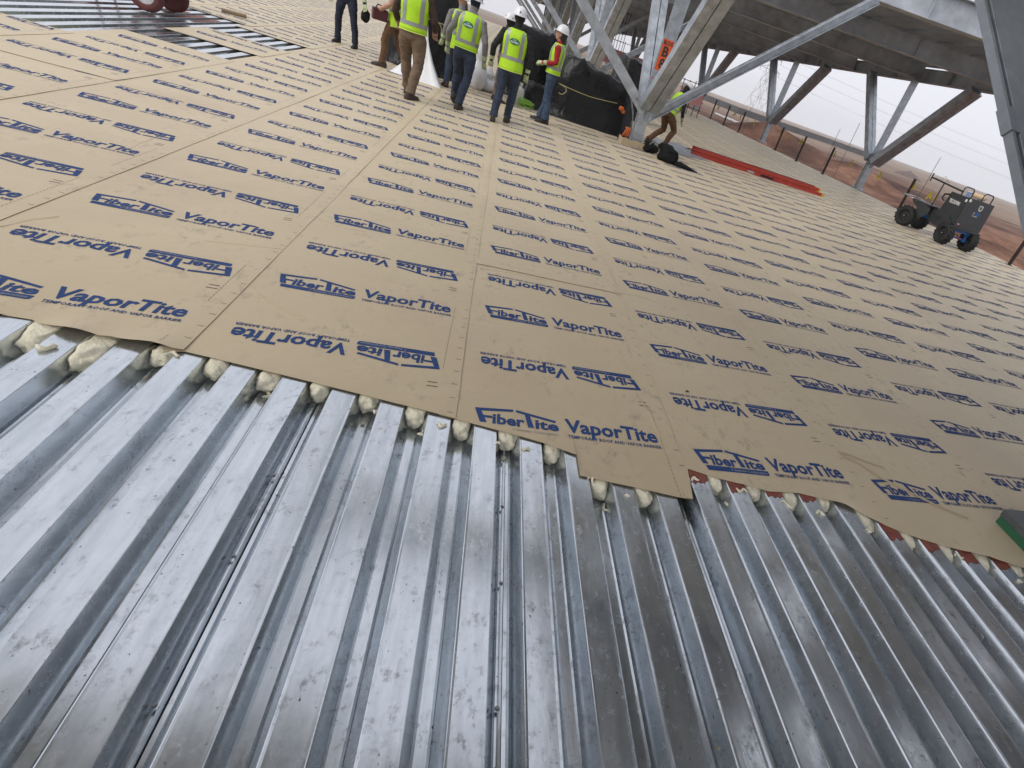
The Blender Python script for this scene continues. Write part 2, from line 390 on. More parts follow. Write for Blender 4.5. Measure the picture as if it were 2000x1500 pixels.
def sheet(k, yb, ye, front=None, lift=None, phase=None, seed=0, xl=None, xr=None, lab=None):
    """one run of membrane between side seams k-1 and k, from yb (or the cut front edge) to ye"""
    x_l = (seam(k-1)-.07) if xl is None else xl; x_r = seam(k) if xr is None else xr
    y_mid = yb
    step = .035 if yb < 3 else .12
    nx = max(5, int((x_r-x_l)/step)); xs = [x_l+(x_r-x_l)*i/nx for i in range(nx+1)]
    if k == 1 and yb < 3: xs = sorted(xs+[.6195, .6215])
    s = [0.0]; 
    while s[-1] < ye-yb: s.append(s[-1]+max(step*.8, .02*(yb+s[-1])*.9))
    s[-1] = ye-yb
    wob = lambda x, e: .012*nz(x*3, e*5.3+seed, k) + .02*nz(x*.9, e+seed*2, k)
    def yy(x, si):
        f0 = front(x) if front else yb + wob(x, 1)
        y = lerp(f0, yb, min(1, si/.7)) + si
        if ye < 60 and si > (ye-yb)*.8: y += wob(x, 2)
        return y
    side = lambda y: .010*nz(y*.8, k*2.2, 5)+.004*nz(y*4, k, 1)
    zf = lambda x, y: sheet_z(k, x, y, None if front else yb, lift)
    mb = MB(); vs = []; idx = {}
    for j, si in enumerate(s):
        for i, x in enumerate(xs):
            y = yy(x, si); X = x + (side(y) if i == len(xs)-1 else 0)
            X = min(X, roof_edge(y)); vs.append((X, y, zf(X, y)))
    n = len(xs); fs = []
    for j in range(len(s)-1):
        for i in range(n-1):
            q = (j*n+i, j*n+i+1, (j+1)*n+i+1, (j+1)*n+i)
            if abs(vs[q[1]][0]-vs[q[0]][0])+abs(vs[q[2]][0]-vs[q[3]][0]) > .002: fs.append(q)
    if not fs: return None
    mb.add(vs, fs); m_ = len(s)
    for line in ([i for i in range(n)], [j*n+n-1 for j in range(m_)][::1], [(m_-1)*n+i for i in range(n)][::-1], [j*n for j in range(m_)][::-1]):   # cut edges, 2 mm thick
        a_ = [vs[i] for i in line]; mb.add(a_ + [(x, y, z-.002) for x, y, z in a_], [(i, i+len(a_), i+1+len(a_), i+1) for i in range(len(a_)-1)])
    o = mb.build('membrane_sheet', M_MEMB, memb, smooth=True)
    if lab: o['label'] = lab
    # printed lettering and edge marks
    pm = MB(); tm = MB(); x0 = seam(k-1)+.080; ph = PHASE.get(k, (k*.377) % 1.06) if phase is None else phase
    lim = lambda x, y: (y > (front(x) if front else yb)+.004) and y < ye-.01 and x_l+.005 < x < x_r-.003 and x < roof_edge(y)-.02
    y = ph - 2*NPER
    while y < ye:
        for inv, dy in ((False, 0), (True, .480)):
            if y+dy+.16 > (min(front(x_l+.05), front(x_r-.05)) if front else yb) and y+dy < ye and x0 < roof_edge(y):
                add_print(pm, k, x0, y+dy, inv, zf, lim)
        y += NPER
    if pm.f:
        p_ = pm.build('printed_lettering', [M_BLUE, M_BARTXT], o); p_['label'] = 'repeated blue lettering printed on the tan sheet'
    if yb < 16 and x_r < 8:
        y = yb-.3
        while y < min(ye, 16):
            for (a, b, w) in ((x_r-.038, x_r-.012, .0028),):
                q = [(a, y), (b, y-.002), (b, y+w-.002), (a, y+w)]
                if all(lim(*p) for p in q) and nz(y*3.3, k*1.7) > -.2: tm.add([(x, yv, zf(x, yv)+.0014) for x, yv in q], [(0,1,2,3)])
            y += .112
        y = yb-.3
        while y < min(ye, 9):
            a = x_r-.092; q = [(a, y), (a+.0022, y), (a+.0022, y+.016), (a, y+.016)]
            if all(lim(*p) for p in q) and nz(y*1.3, k) > .05: tm.add([(x, yv, zf(x, yv)+.0014) for x, yv in q], [(0,1,2,3)], 1)
            y += .026
        y = ph-NPER+.35
        while y < min(ye, 9):
            for dy, wd in ((0, .05), (.032, .046)):
                a = x_r-.15; q = [(a, y+dy), (a+wd, y+dy), (a+wd, y+dy+.005), (a, y+dy+.005)]
                if all(lim(*p) for p in q): tm.add([(x, yv, zf(x, yv)+.0014) for x, yv in q], [(0,1,2,3)])
            y += NPER
        if tm.f: tm.build('edge_marks', [M_TICK, M_DASH], o)
    return o, zf
ZF = {}
YEND = 93.0
for k in range(-7, 15):
    fr = {-1: lift_A, 0: lift_B, 1: lift_B, 2: lift_D, 3: lift_D}.get(k, lift_B)
    fm = (yfront(seam(k-1))+yfront(seam(k)-.01))/2
    brk = {1: [3.75], -1: [], 0: [], 2: [], -2: [], 3: []}.get(k, [7+(k*k*3.7) % 9] if k > 3 else [])
    if k == -3:
        ZF[k] = sheet(k, fm, 6.2, yfront, fr)[1]; sheet(k, 6.13, 8.62, None, None, .70, 3)
        sheet(k, 9.52, 10.72, None, None, .42, 5, lab='short loose strip of membrane lying across the open deck')
        sheet(k, 11.75, YEND, None, None, .33, 6); continue
    if k <= -4:
        sheet(k, fm, 7.62-.1*(k == -5), yfront, fr); sheet(k, 12.2, YEND, None, None, None, 7); continue
    y = fm; first = True
    for b in brk+[YEND]:
        r_ = sheet(k, y, b+(.12 if b < YEND else 0), yfront if first else None, fr if first else None, None if first else PHASE.get(k), int(b))
        if r_ and first: ZF[k] = r_[1]
        first = False; y = b
# creases pressed into the sheets
def crease(k, pix, w=.006, h=.0032):
    o = None
    mb = MB(); pts = [gp(*p) for p in pix]; P = []
    for a, b in zip(pts, pts[1:]):
        for i in range(6): P.append(a.lerp(b, i/6)+Vector((.004*nz(a.x*9+i, b.y*7), .004*nz(i*.8, a.y*11), 0)))
    P.append(pts[-1]); vs = []
    for i, p in enumerate(P):
        d = (P[min(i+1, len(P)-1)]-P[max(i-1, 0)]).normalized(); nrm = Vector((-d.y, d.x, 0)); ww = w*sin(pi*(i+.5)/len(P))**.5
        z = ZF[k](p.x, p.y)
        vs += [(*(p-nrm*ww).xy, z-.0003), (*p.xy, z+h), (*(p+nrm*ww).xy, z-.0003)]
    mb.add(vs, [q for i in range(len(P)-1) for q in ((3*i, 3*i+3, 3*i+4, 3*i+1), (3*i+1, 3*i+4, 3*i+5, 3*i+2))])
    return mb.build('crease', M_MEMB, memb, smooth=True)
crease(0, [(482, 556), (520, 590), (560, 612), (600, 625)])
crease(0, [(618, 428), (680, 448), (715, 455)]); crease(-1, [(400, 472), (470, 480), (552, 489)])
crease(-1, [(300, 272), (270, 283), (255, 292)], .008, .005); crease(-1, [(0, 445), (60, 431), (115, 425)], .008, .004)
crease(1, [(1240, 770), (1262, 800), (1283, 842), (1290, 860)]); crease(1, [(936, 525), (1000, 535), (1055, 548)], .006, .003)
crease(2, [(1635, 885), (1680, 908), (1720, 935), (1770, 960), (1830, 990), (1890, 1015)], .010, .006)
crease(2, [(1635, 885), (1660, 890), (1690, 903), (1725, 915)], .008, .005)
crease(2, [(1240, 658), (1255, 667), (1305, 672)]); crease(2, [(1200, 572), (1240, 578), (1285, 592)])

# ================================================================== raised steel platform on V columns
plat = thing('steel_platform', 'raised grey steel platform of deep beams spanning above the roof', 'platform')
ZC = 4.30
def ibeam(p, q, d, bf, parent, name, m=M_GALVD, tf=.022, tw=.014):
    mb = MB(); p = Vector(p); q = Vector(q)
    mb.bar(p+Vector((0,0,tf/2)), q+Vector((0,0,tf/2)), bf, tf); mb.bar(p+Vector((0,0,d-tf/2)), q+Vector((0,0,d-tf/2)), bf, tf)
    mb.bar(p+Vector((0,0,d/2)), q+Vector((0,0,d/2)), tw, d-2*tf-.004)
    L = (q-p).length; u = (q-p).normalized(); k = max(1, int(L/3.2))
    for i in range(1, k): mb.bar(p+u*(L*i/k)+Vector((0,0,tf+.003)), p+u*(L*i/k)+Vector((0,0,d-tf-.003)), .012, bf-.02, up=u.cross(Vector((0,0,1))))
    return mb.build(name, m, parent)
ibeam((15.0, -4, ZC), (15.0, 92, ZC), .46, .26, plat, 'edge_beam')
ibeam((3.1, -4, ZC+.03), (3.1, 92, ZC+.03), .43, .28, plat, 'edge_beam')
ibeam((-1.25, -4, ZC+.03), (-1.25, 92, ZC+.03), .30, .18, plat, 'edge_beam')
SL = -.38
yb_ = [-2.5, 1.5, 6.2, 11.6, 17.1, 21.8] + [26.5+4.9*i for i in range(13)]
for yv in yb_:
    ibeam((14.86, yv+SL*4.9, ZC+.035), (-1.15, yv-SL*11.1+0, ZC+.035), .56, .32, plat, 'cross_beam')
for i in range(16):                      # soffit sheets bearing on the beams, away from the open bays nearest the camera
    xa = 15.1-1.02*i; mb = MB(); y0 = max(8.2, 13.5+SL*(xa-10)) if xa > 6.2 else 27
    mb.add([(xa-1.0, y0, ZC+.60), (xa, y0, ZC+.60), (xa, 92, ZC+.60), (xa-1.0, 92, ZC+.60)], [(0, 3, 2, 1)])
    for j in (0.0, 1.0): mb.bar((xa-1.0+j+(.012 if j < .5 else -.012), y0, ZC+.575), (xa-1.0+j+(.012 if j < .5 else -.012), 92, ZC+.575), .006, .05)
    mb.build('soffit_or_added_sheet', M_SOFF, plat)

# unseen sheets added overhead for dark reflections in the metal, gaps for bright ones
REFLECTION_GAPS = [(5.15, 5.75, 3.3, 4.7), (4.95, 5.5, 2.2, 3.0), (6.55, 7.2, 2.0, 2.6), (4.0, 4.6, 2.2, 2.9), (5.45, 6.1, 5.4, 6.5), (7.15, 7.8, 5.6, 6.5), (8.6, 9.3, 3.0, 4.6), (2.6, 3.0, 4.2, 5.6)]
def added_sheet(xa, xb, ya, yb2):
    mb = MB(); mb.box(((xa+xb)/2, (ya+yb2)/2, ZC+.62), (xb-xa-.004, yb2-ya, .03)); mb.build('soffit_or_added_sheet', M_SOFF, plat)
for (xa, xb, ya, yb2) in ((-4.6, -2.6, -4, 3.5), (-2.6, -.4, -4, 3.15), (-.4, 1.1, -4, 2.6)): added_sheet(xa, xb, ya, yb2)
for i in range(26):
    xa = 1.8+.46*i; xb = xa+.46; cuts = sorted((h[2], h[3]) for h in REFLECTION_GAPS if h[0] < (xa+xb)/2 < h[1]); y0 = -4.0
    for c0_, c1_ in cuts:
        added_sheet(xa, xb, y0, c0_); y0 = c1_
    added_sheet(xa, xb, y0, 7.0-.25*(i % 3))
def channel_pair(p, q, w, h, gap, up, parent, name, m=M_GALV):
    """two channels back to back with a slot between them"""
    mb = MB(); d = (Vector(q)-Vector(p)).normalized(); x = d.cross(Vector(up)).normalized(); cw = (w-gap)/2; t = .016
    y = x.cross(d)
    for sgn in (-1, 1):
        wc = x*(sgn*(gap/2+cw/2)); mb.bar(Vector(p)+wc, Vector(q)+wc, cw, h, up=up)
    for i in range(1, 4):
        c = Vector(p).lerp(Vector(q), i/4); mb.bar(c-d*.08, c+d*.08, gap+.004, h*.7, up=up)
    o = mb.build(name, m, parent); return o
M_RUSTRED = mat('red_tape', (0.50, 0.03, 0.025), 0.5); M_ORG = mat('orange_tag', (0.78, 0.115, 0.02), 0.55, var=.06); M_PINK = mat('pink_marking', (.62, .2, .27), .6)
def v_column(x, y, label, zn=.74, top=None, dz=ZC, wid=1.0, wrap=True, stub=(0, .1), right_brace=True, left_brace=True):
    c = thing('v_support', label, 'steel support', (x, y, 0), 0, 'V shaped supports carrying the platform'); N = Vector((0, -.02, zn)); w = wid
    t_ = dz-.004
    mb = MB(); mb.box((0, .0, .02), (.46, .46, .04)); mb.box((0, 0, .055), (.40, .36, .03)); bp_ = mb.build('base_plate', M_GALV, c)
    for sx in (-1, 1):
        for sy in (-1, 1):
            b = MB(); b.lathe([(0, 0), (.026, 0), (.026, .025), (.013, .025), (.013, .07), (0, .07)], (0,0,0), n=6); bo = b.build('anchor_bolt', M_BOLT, c); bo.location = (.19*sx, .19*sy, .0405)
    mb = MB(); mb.bar((0, 0, .072), (0, 0, zn+.12), .20, .020, up=(0,1,0)); mb.bar((0, .105, .072), (0, .105, zn+.05), .24, .022, up=(0,1,0)); mb.bar((0, -.105, .072), (0, -.105, zn+.05), .24, .022, up=(0,1,0))
    mb.bar((-.085, 0, .072), (-.085, 0, zn+.0), .02, .188, up=(0,1,0)); mb.bar((.085, 0, .072), (.085, 0, zn+.0), .02, .188, up=(0,1,0))
    mb.build('stub', M_GALV, c)
    g = MB(); g.add([(s_*.006+.13*0-.105*0, a, b) for s_ in (-1, 1) for a, b in ((-.42, zn+.30), (-.10, zn-.16), (.10, zn-.16), (.42, zn+.30), (.16, zn+.46), (-.16, zn+.46))],
             [(0,1,2,3,4,5), (11,10,9,8,7,6)] + [(i, (i+1) % 6+0, (i+1) % 6+6, i+6) for i in range(6)])
    g.build('gusset_plate', M_GALV, c, fix=True)
    lp, lq = N+Vector((0, .16, .16)), Vector((.06, 2.85, t_))
    lo_ = channel_pair(lp, lq, .33*w, .19*w, .022, (0, -1, 1), c, 'leg')
    mid = MB(); a, b = N+Vector((.02, 0, .16)), Vector((.16, .05, t_+.2)); mid.bar(a, b, .29*w, .02, up=(0, 1, 0)); mid.bar(a+Vector((0, .075, 0)), b+Vector((0, .075, 0)), .02, .128, up=(0,1,0)); mo = mid.build('leg', M_GALV, c)
    ro_ = channel_pair(N+Vector((.04, -.16, .12)), Vector((.35, -2.9, t_)), .42*w, .22*w, .02, (0, 1, 1), c, 'leg')
    if left_brace:
        mb = MB(); a, b = N+Vector((-.02, -.12, .0)), Vector((-4.25, -.12, t_)); mb.bar(a, b, .014, .20*w, up=(0,0,1)); mb.bar(a+Vector((0, .045, .095*w)), b+Vector((0, .045, .095*w)), .088, .012, up=(0,0,1)); br = mb.build('brace', M_GALV, c)
        for i in (0.13, .32):
            q = a+(b-a).normalized()*i; bb = MB(); bb.lathe([(0, 0), (.030, 0), (.030, -.012), (.018, -.013), (.018, -.035), (0, -.035)], (0,0,0), axis='y', n=8); bo = bb.build('bolt', M_BOLT, br); bo.location = q+Vector((0, -.008, 0))
    if right_brace:
        mb = MB(); a, b = N+Vector((.10, -.14, -.05)), Vector((4.12, -.12, t_)); mb.bar(a, b, .016, .21*w, up=(0,0,1)); mb.bar(a+Vector((0, -.055, .098*w)), b+Vector((0, -.055, .098*w)), .092, .014, up=(0,0,1)); mb.bar(a+Vector((0, -.055, -.098*w)), b+Vector((0, -.055, -.098*w)), .092, .014, up=(0,0,1)); mb.build('brace', M_GALV, c)
    return c, lp, lq, mo
MCX, MCY = 3.05, 12.25
mcol, lp, lq, mleg = v_column(MCX, MCY, 'grey V column with orange tag lettered B 8, feet wrapped in tan membrane')
for i, yv in enumerate((22.2, 32.1, 42.0, 51.9, 61.8)):
    v_column(MCX, yv, ['grey V column next behind the tagged column, beyond the tarped pile', 'third grey V column of the inner row, seen between the braces', 'fourth grey V column of the inner row', 'fifth grey V column of the inner row', 'farthest grey V column of the inner row'][i])
for i, (xv, yv) in enumerate(((14.55, 19.86), (14.5, 29.75), (13.4, 39.6), (12.6, 49.5), (12.0, 59.4))):
    v_column(xv, yv, ['grey V column at the roof edge nearest the black cart', 'grey V column at the roof edge behind the red ladder', 'third grey V column along the roof edge', 'fourth grey V column along the roof edge', 'farthest grey V column along the roof edge'][i], zn=1.02, wid=1.15, left_brace=False, right_brace=False)
# orange tag with lettering on the middle leg of the nearest column
def leg_frame(t):      # point on the front face of the upright leg
    a, b = Vector((.02, -.02, .90)), Vector((.16, .05, ZC+.2)); return a.lerp(b, t), (b-a).normalized()
c0, ud = leg_frame(.20); ux = Vector((1, 0, 0)); ux = (ux-ud*ux.dot(ud)).normalized(); nn = ux.cross(ud)
tg = MB(); o_ = c0+nn*(-.013 if nn.y > 0 else .013); nf = Vector((0, -1, 0))
ux = Vector((1,0,0)); 
def on_leg(a, b, l=0): return c0+ux*a+ud*b+Vector((0, -.0125-l, 0))
tg.add([on_leg(-.115, -.02), on_leg(.115, -.02), on_leg(.115, .58), on_leg(-.115, .58), on_leg(-.115, -.02, -.002), on_leg(.115, -.02, -.002), on_leg(.115, .58, -.002), on_leg(-.115, .58, -.002)], [(0,1,2,3), (7,6,5,4), (0,4,5,1), (2,6,7,3), (1,5,6,2), (0,3,7,4)])
tgo = tg.build('tag', M_ORG, mleg); tgo['label'] = 'orange paper tag lettered BLDG B 8'
tl = MB()
for body, a, b, w_, h_ in (('BLDG', -.100, .48, .20, .075), ('B', -.065, .26, .13, .19), ('8', -.060, .03, .12, .19)):
    vs, fs = text_tris(body, 2, .03); ww = text_w(vs); hh = max(v[1] for v in vs); tl.add([on_leg(a+x*w_/ww, b+y*h_/hh, .002) for x, y in vs], fs)
tl.build('lettering', M_TICK, tgo)
mb = MB(); mb.add([on_leg(-.14, -.20), on_leg(.14, -.22), on_leg(.14, -.19), on_leg(-.14, -.17)], [(0,1,2,3)]); mb.build('paint_mark', M_PINK, mleg)
# ================================================================== V support close to the camera on the right, only its long leg and foot in view
ncol = thing('v_support', 'big blue grey V column leg at the right, closest to the camera', 'steel support', (3.36, 1.40, 0), 0, 'V shaped supports carrying the platform')
M_GREEN = mat('green_paint', (0.018, 0.11, 0.05), .6, var=.2)
M_NEAR = mat('blue_grey_galvanised', (0.27, 0.30, 0.33), 0.45, 0.5, 0.18, 5, 0.05, 50)
M_CAP = mat('dark_grey_cap', (.11, .12, .125), .5, .3, var=.3, scale=9); M_DARKG = mat('dark_gap', (0.05, 0.055, 0.06), .6, .3)
mb = MB(); mb.box((0, 0, .034), (.50, .46, .050)); mb.build('base_block', M_GREEN, ncol)['label'] = 'green painted side of the base'
mb = MB(); mb.box((0, 0, .0845), (.51, .47, .050)); bevel(mb.build('base_cap', M_CAP, ncol), .004)
mb = MB(); mb.lathe([(0, 0), (.03, 0), (.03, .025), (.016, .026), (.016, .06), (0, .06)], n=6); o = mb.build('anchor_bolt', M_BOLT, ncol); o.location = (-.17, .10, .1098)
mb = MB(); mb.bar((.16, .05, .112), (.34, .62, 1.0), .14, .20, up=(0,1,0)); mb.build('stub', M_NEAR, ncol)
a, b = Vector((.22, .80, .80)), Vector((-.02, 4.58, 4.33)); upv = (0, 1, -1)
mb = MB(); mb.bar(a+Vector((.012, 0, 0)), b+Vector((.012, 0, 0)), .035, .07, up=upv); mb.build('leg_flange', M_NEAR, ncol)
mb = MB(); mb.bar(a+Vector((.052, .0, 0)), b+Vector((.052, .0, 0)), .040, .03, up=upv); mb.build('slot_shade', M_DARKG, ncol)  # dark filler strip in the slot, coloured in place of its shade
mb = MB(); mb.bar(a+Vector((.33, 0, 0)), b+Vector((.33, 0, 0)), .51, .075, up=upv); bevel(mb.build('leg', M_NEAR, ncol), .008)
c_ = a.lerp(b, .36); d_ = (b-a).normalized()
mb = MB(); mb.bar(c_-d_*.11+Vector((.032, 0, 0)), c_+d_*.11+Vector((.032, 0, 0)), .10, .085, up=upv); bevel(mb.build('splice_clip', M_NEAR, ncol), .006)

# membrane folded up round the foot of the tagged support
mb = MB()
for (p, q, h) in (((-.36, -.30), (.34, -.34), .15), ((-.36, -.30), (-.33, .22), .13), ((.34, -.34), (.36, .2), .12)):
    p3, q3 = Vector((*p, 0)), Vector((*q, 0)); n_ = Vector((q3.y-p3.y, p3.x-q3.x, 0)).normalized()*.006
    vs = []
    for i in range(9):
        c_ = p3.lerp(q3, i/8); hh = h*(1+.08*sin(i*2.3)); w_ = Vector((nz(i*.7, p[0]), nz(i*.9, p[1]), 0))*.012
        vs += [c_+n_+Vector((0, 0, .004)), c_-n_+Vector((0, 0, .004)), c_-n_+w_+Vector((0, 0, hh)), c_+n_+w_+Vector((0, 0, hh))]
    mb.add(vs, [(4*i+j, 4*i+(j+1) % 4, 4*i+4+(j+1) % 4, 4*i+4+j) for i in range(8) for j in range(4)] + [(0, 1, 2, 3), (35, 34, 33, 32)])
wr = mb.build('membrane_collar', M_MEMB, mcol); wr['label'] = 'folded tan membrane collar round the foot'

# ================================================================== spray foam plugs in the flutes
M_FOAM2 = M_FOAM
def foam_plug(n, yoff=0, sx=1.0, sy=1.0, sz=1.0, lab=None, dx=0):
    xc = chan_x(n)+dx; yf = yfront(xc)
    bm = bmesh.new(); bmesh.ops.create_icosphere(bm, subdivisions=4, radius=1.0); sd_ = n*7.3
    for v in bm.verts:
        p = v.co.copy(); k = 1+.24*noise.noise(p*1.6+Vector((sd_, 0, 0)))+.13*noise.noise(p*3.3+Vector((0, sd_, 0)))
        for q in range(2):                                     # folds where the bead piled up on itself
            k -= .09*max(0, 1-abs((p.x*.5+p.z*.8+.22*noise.noise(p*2+Vector((q*5, sd_, 1))))*3-(q-.4)*1.5)*4)
        p *= k
        x, y, z = p.x*.058*sx, p.y*.080*sy, p.z*.046*sz-.042
        t = min(1, max(0, (z+DEPTH)/DEPTH)); half = lerp(BOTW/2-.001, (PITCH-TOPW)/2-.002, t)
        x = max(-half, min(half, x)) if z < 0.001 else x
        z = max(-DEPTH+.0015, z); z = min(z, (.012 if n == -7 and y < -.01 else -.001))
        v.co = (x, y, z)
    me = bpy.data.meshes.new('foam_plug'); bm.to_mesh(me); bm.free(); me.materials.append(M_FOAM2)
    me.polygons.foreach_set('use_smooth', [True]*len(me.polygons))
    o = link('foam_plug', me, None, (xc, yf+.025+yoff, 0))
    tag(o, lab or 'cream foam plug filling a deck flute under the membrane edge', 'foam plug', 'foam plugs along the membrane edge')
    return o
ORD = 'next second third fourth fifth sixth seventh eighth ninth tenth eleventh twelfth thirteenth fourteenth fifteenth sixteenth seventeenth eighteenth nineteenth twentieth'.split()
k_ = 0
for n in range(-8, 15):
    rr = (rnd.uniform(-.015, .012), rnd.uniform(.72, 1.0), rnd.uniform(.7, 1.05), rnd.uniform(.85, 1.12))
    if n == -7: foam_plug(n, -.055, 1.15, 1.5, 1.35, 'largest cream foam plug, bulging past the lifted membrane edge at left')
    elif n == -8: foam_plug(n, -.03, 1.1, 1.3, 1.2, 'leftmost cream foam plug, at the left border of the picture')
    elif n == 5: continue
    else: foam_plug(n, *rr, lab='cream foam plug in a deck flute, %s to the right of the largest one' % ORD[k_]); k_ += 1

def foam_bit(px, py, L, ang, r=.008, z=0.0):
    p = gp(px, py, z); mb = MB(); k = 7
    pts = [Vector(((i/(k-1)-.5)*L, .25*L*sin(i*1.1+px), 0)) for i in range(k)]
    mb.tube([q+Vector((0, 0, r*.7)) for q in pts], [r*(.45+.55*sin(pi*(i+.6)/(k+.2)))*(1+.25*sin(i*2.2+py)) for i in range(k)], 8)
    o = mb.build('foam_dribble', M_FOAM, None, smooth=True); o.location = p; o.rotation_euler = (0, 0, ang)
    return tag(o, 'small cream foam dribble fallen on the metal deck', 'foam dribble', 'foam dribbles on the deck')
for di, (px, py, L, a_, r, z) in enumerate(sorted(((90, 682, .055, .2, .011, 0), (130, 708, .05, -.7, .007, -.05), (108, 717, .02, .4, .008, -.07), (104, 742, .045, .9, .010, -.075), (338, 693, .05, .1, .007, 0), (524, 772, .05, 1.2, .007, -.07), (708, 828, .012, 0, .006, -.075),
    (733, 806, .02, .8, .007, -.02), (825, 847, .04, .9, .007, -.03), (862, 832, .04, -.1, .008, 0), (983, 897, .014, 0, .008, -.065), (1027, 878, .032, -.4, .007, 0), (972, 866, .02, 0, .005, 0), (1155, 937, .035, -.9, .006, 0), (1183, 995, .05, -1, .006, -.06),
    (1205, 973, .04, .8, .006, -.02), (1225, 969, .02, 0, .006, 0), (1356, 937, .04, .2, .007, 0), (1422, 987, .035, -.3, .008, -.05), (1448, 959, .055, -.3, .007, 0), (1540, 987, .07, -.3, .006, 0), (1601, 1003, .045, -.2, .008, 0), (1697, 1038, .03, -.1, .007, 0), (1752, 1057, .06, .5, .006, -.02), (1826, 1082, .03, .4, .008, -.03), (1872, 1087, .05, -.2, .005, 0), (1990, 1136, .03, 0, .006, 0)))):
    foam_bit(px, py, L, a_, r, z)['label'] = 'small cream foam dribble on the deck, %s from the left' % ordinal(di)
# chip, torn strip and a dropped clip on the deck
def debris(px, py, z, pts, m, lab, cat, name, h=.004, rz=0):
    mb = MB(); k = len(pts); mb.add([(x, y, .0006) for x, y in pts]+[(x*.9, y*.9, h*(1+.6*sin(i*2))) for i, (x, y) in enumerate(pts)], [tuple(reversed(range(k))), tuple(range(k, 2*k))]+[(i, (i+1) % k, (i+1) % k+k, i+k) for i in range(k)])
    o = mb.build(name, m, None); o.location = gp(px, py, z); o.rotation_euler = (0, 0, rz); return tag(o, lab, cat)
debris(1332, 1207, -DEPTH+.001, [(-.010, -.012), (.012, -.012), (.010, .0), (.006, .05), (-.002, .062), (-.006, .03)], M_BLACK, 'black plastic clip dropped in a deck flute', 'clip', 'clip', .012, .1)
debris(1915, 1243, -.03, [(-.03, -.008), (.0, -.012), (.03, .0), (.005, .012)], M_BOLT, 'torn dark scrap caught on a rib at the far right', 'scrap', 'metal_scrap', .006, .6)
debris(1713, 1037-17, 0.012, [(-.006, -.008), (.010, -.004), (.004, .009)], M_BLACK, 'tiny black chip on the tan sheet at right', 'chip', 'plastic_chip', .003)
debris(1341, 764, .008, [(-.012, -.010), (.014, -.006), (.002, .012)], M_BLACK, 'small dark chip on the tan sheet between two rows of print', 'chip', 'plastic_chip', .004)
M_STRAW = mat('straw', (.45, .30, .12), .7)
debris(1412, 1475, -.05, [(-.003, -.02), (.004, -.018), (.006, .02), (-.002, .024)], M_STRAW, 'straw coloured splinter lying low on the deck', 'splinter', 'wood_splinter', .006, .5)

# ================================================================== people
M_SKIN = mat('skin', (0.42, 0.235, 0.16), .55, var=.08); M_VEST = mat('hi_vis_vest', (0.44, 0.76, 0.015), .62, var=.10, scale=9, bump=.12, bscale=25)
M_STRIPE = mat('grey_reflective', (0.30, 0.31, 0.30), .35, .2, var=.08); M_PIPE = mat('vest_edging', (.62, .80, .16), .6)
M_JEAN = mat('denim', (0.026, 0.040, 0.072), .85, var=.35, scale=14, bump=.15, bscale=90); M_JEAN2 = mat('faded_denim', (0.035, 0.062, 0.110), .85, var=.4, scale=10, bump=.15, bscale=90)
M_KHAKI = mat('khaki_cotton', (0.155, 0.108, 0.070), .85, var=.25, scale=9, bump=.12); M_BROWN = mat('brown_canvas', (0.120, 0.060, 0.026), .88, var=.25, scale=9)
M_GREYS = mat('grey_jersey', (0.20, 0.195, 0.195), .9, var=.15, scale=12); M_BLKC = mat('black_cloth', (0.011, 0.011, 0.013), .85, var=.3); M_REDC = mat('red_jersey', (0.33, 0.008, 0.018), .8, var=.2, scale=12)
M_DBRN = mat('dark_brown_fleece', (0.045, 0.022, 0.016), .9, var=.25); M_HAT = mat('white_helmet', (0.74, 0.75, 0.77), .28, var=.04, coat=.3); M_BOOT = mat('brown_boot', (0.045, 0.030, 0.022), .75, var=.3); M_BLBOOT = mat('black_boot', (0.016, 0.016, 0.017), .65, var=.3)
M_GLOVE = mat('pale_glove', (0.45, 0.52, 0.30), .75, var=.2, scale=30); M_EMB = mat('emblem_green', (0.010, 0.16, 0.075), .5); M_WHT = mat('white_print', (.75, .77, .75), .5); M_NAVY = mat('navy_cloth', (.010, .014, .034), .85, var=.3)
from mathutils import kdtree
TORSO = [(.80, .120, .095), (.84, .160, .115), (.92, .178, .125), (1.02, .168, .116), (1.12, .170, .118), (1.25, .186, .126), (1.34, .194, .120), (1.405, .172, .100), (1.445, .110, .080), (1.475, .064, .062), (1.53, .056, .060)]
VESTP = [(.76, .198, .148), (.84, .196, .146), (.92, .192, .141), (1.02, .184, .133), (1.12, .186, .135), (1.25, .202, .144), (1.33, .207, .137), (1.39, .188, .118), (1.43, .148, .098), (1.455, .100, .086)]
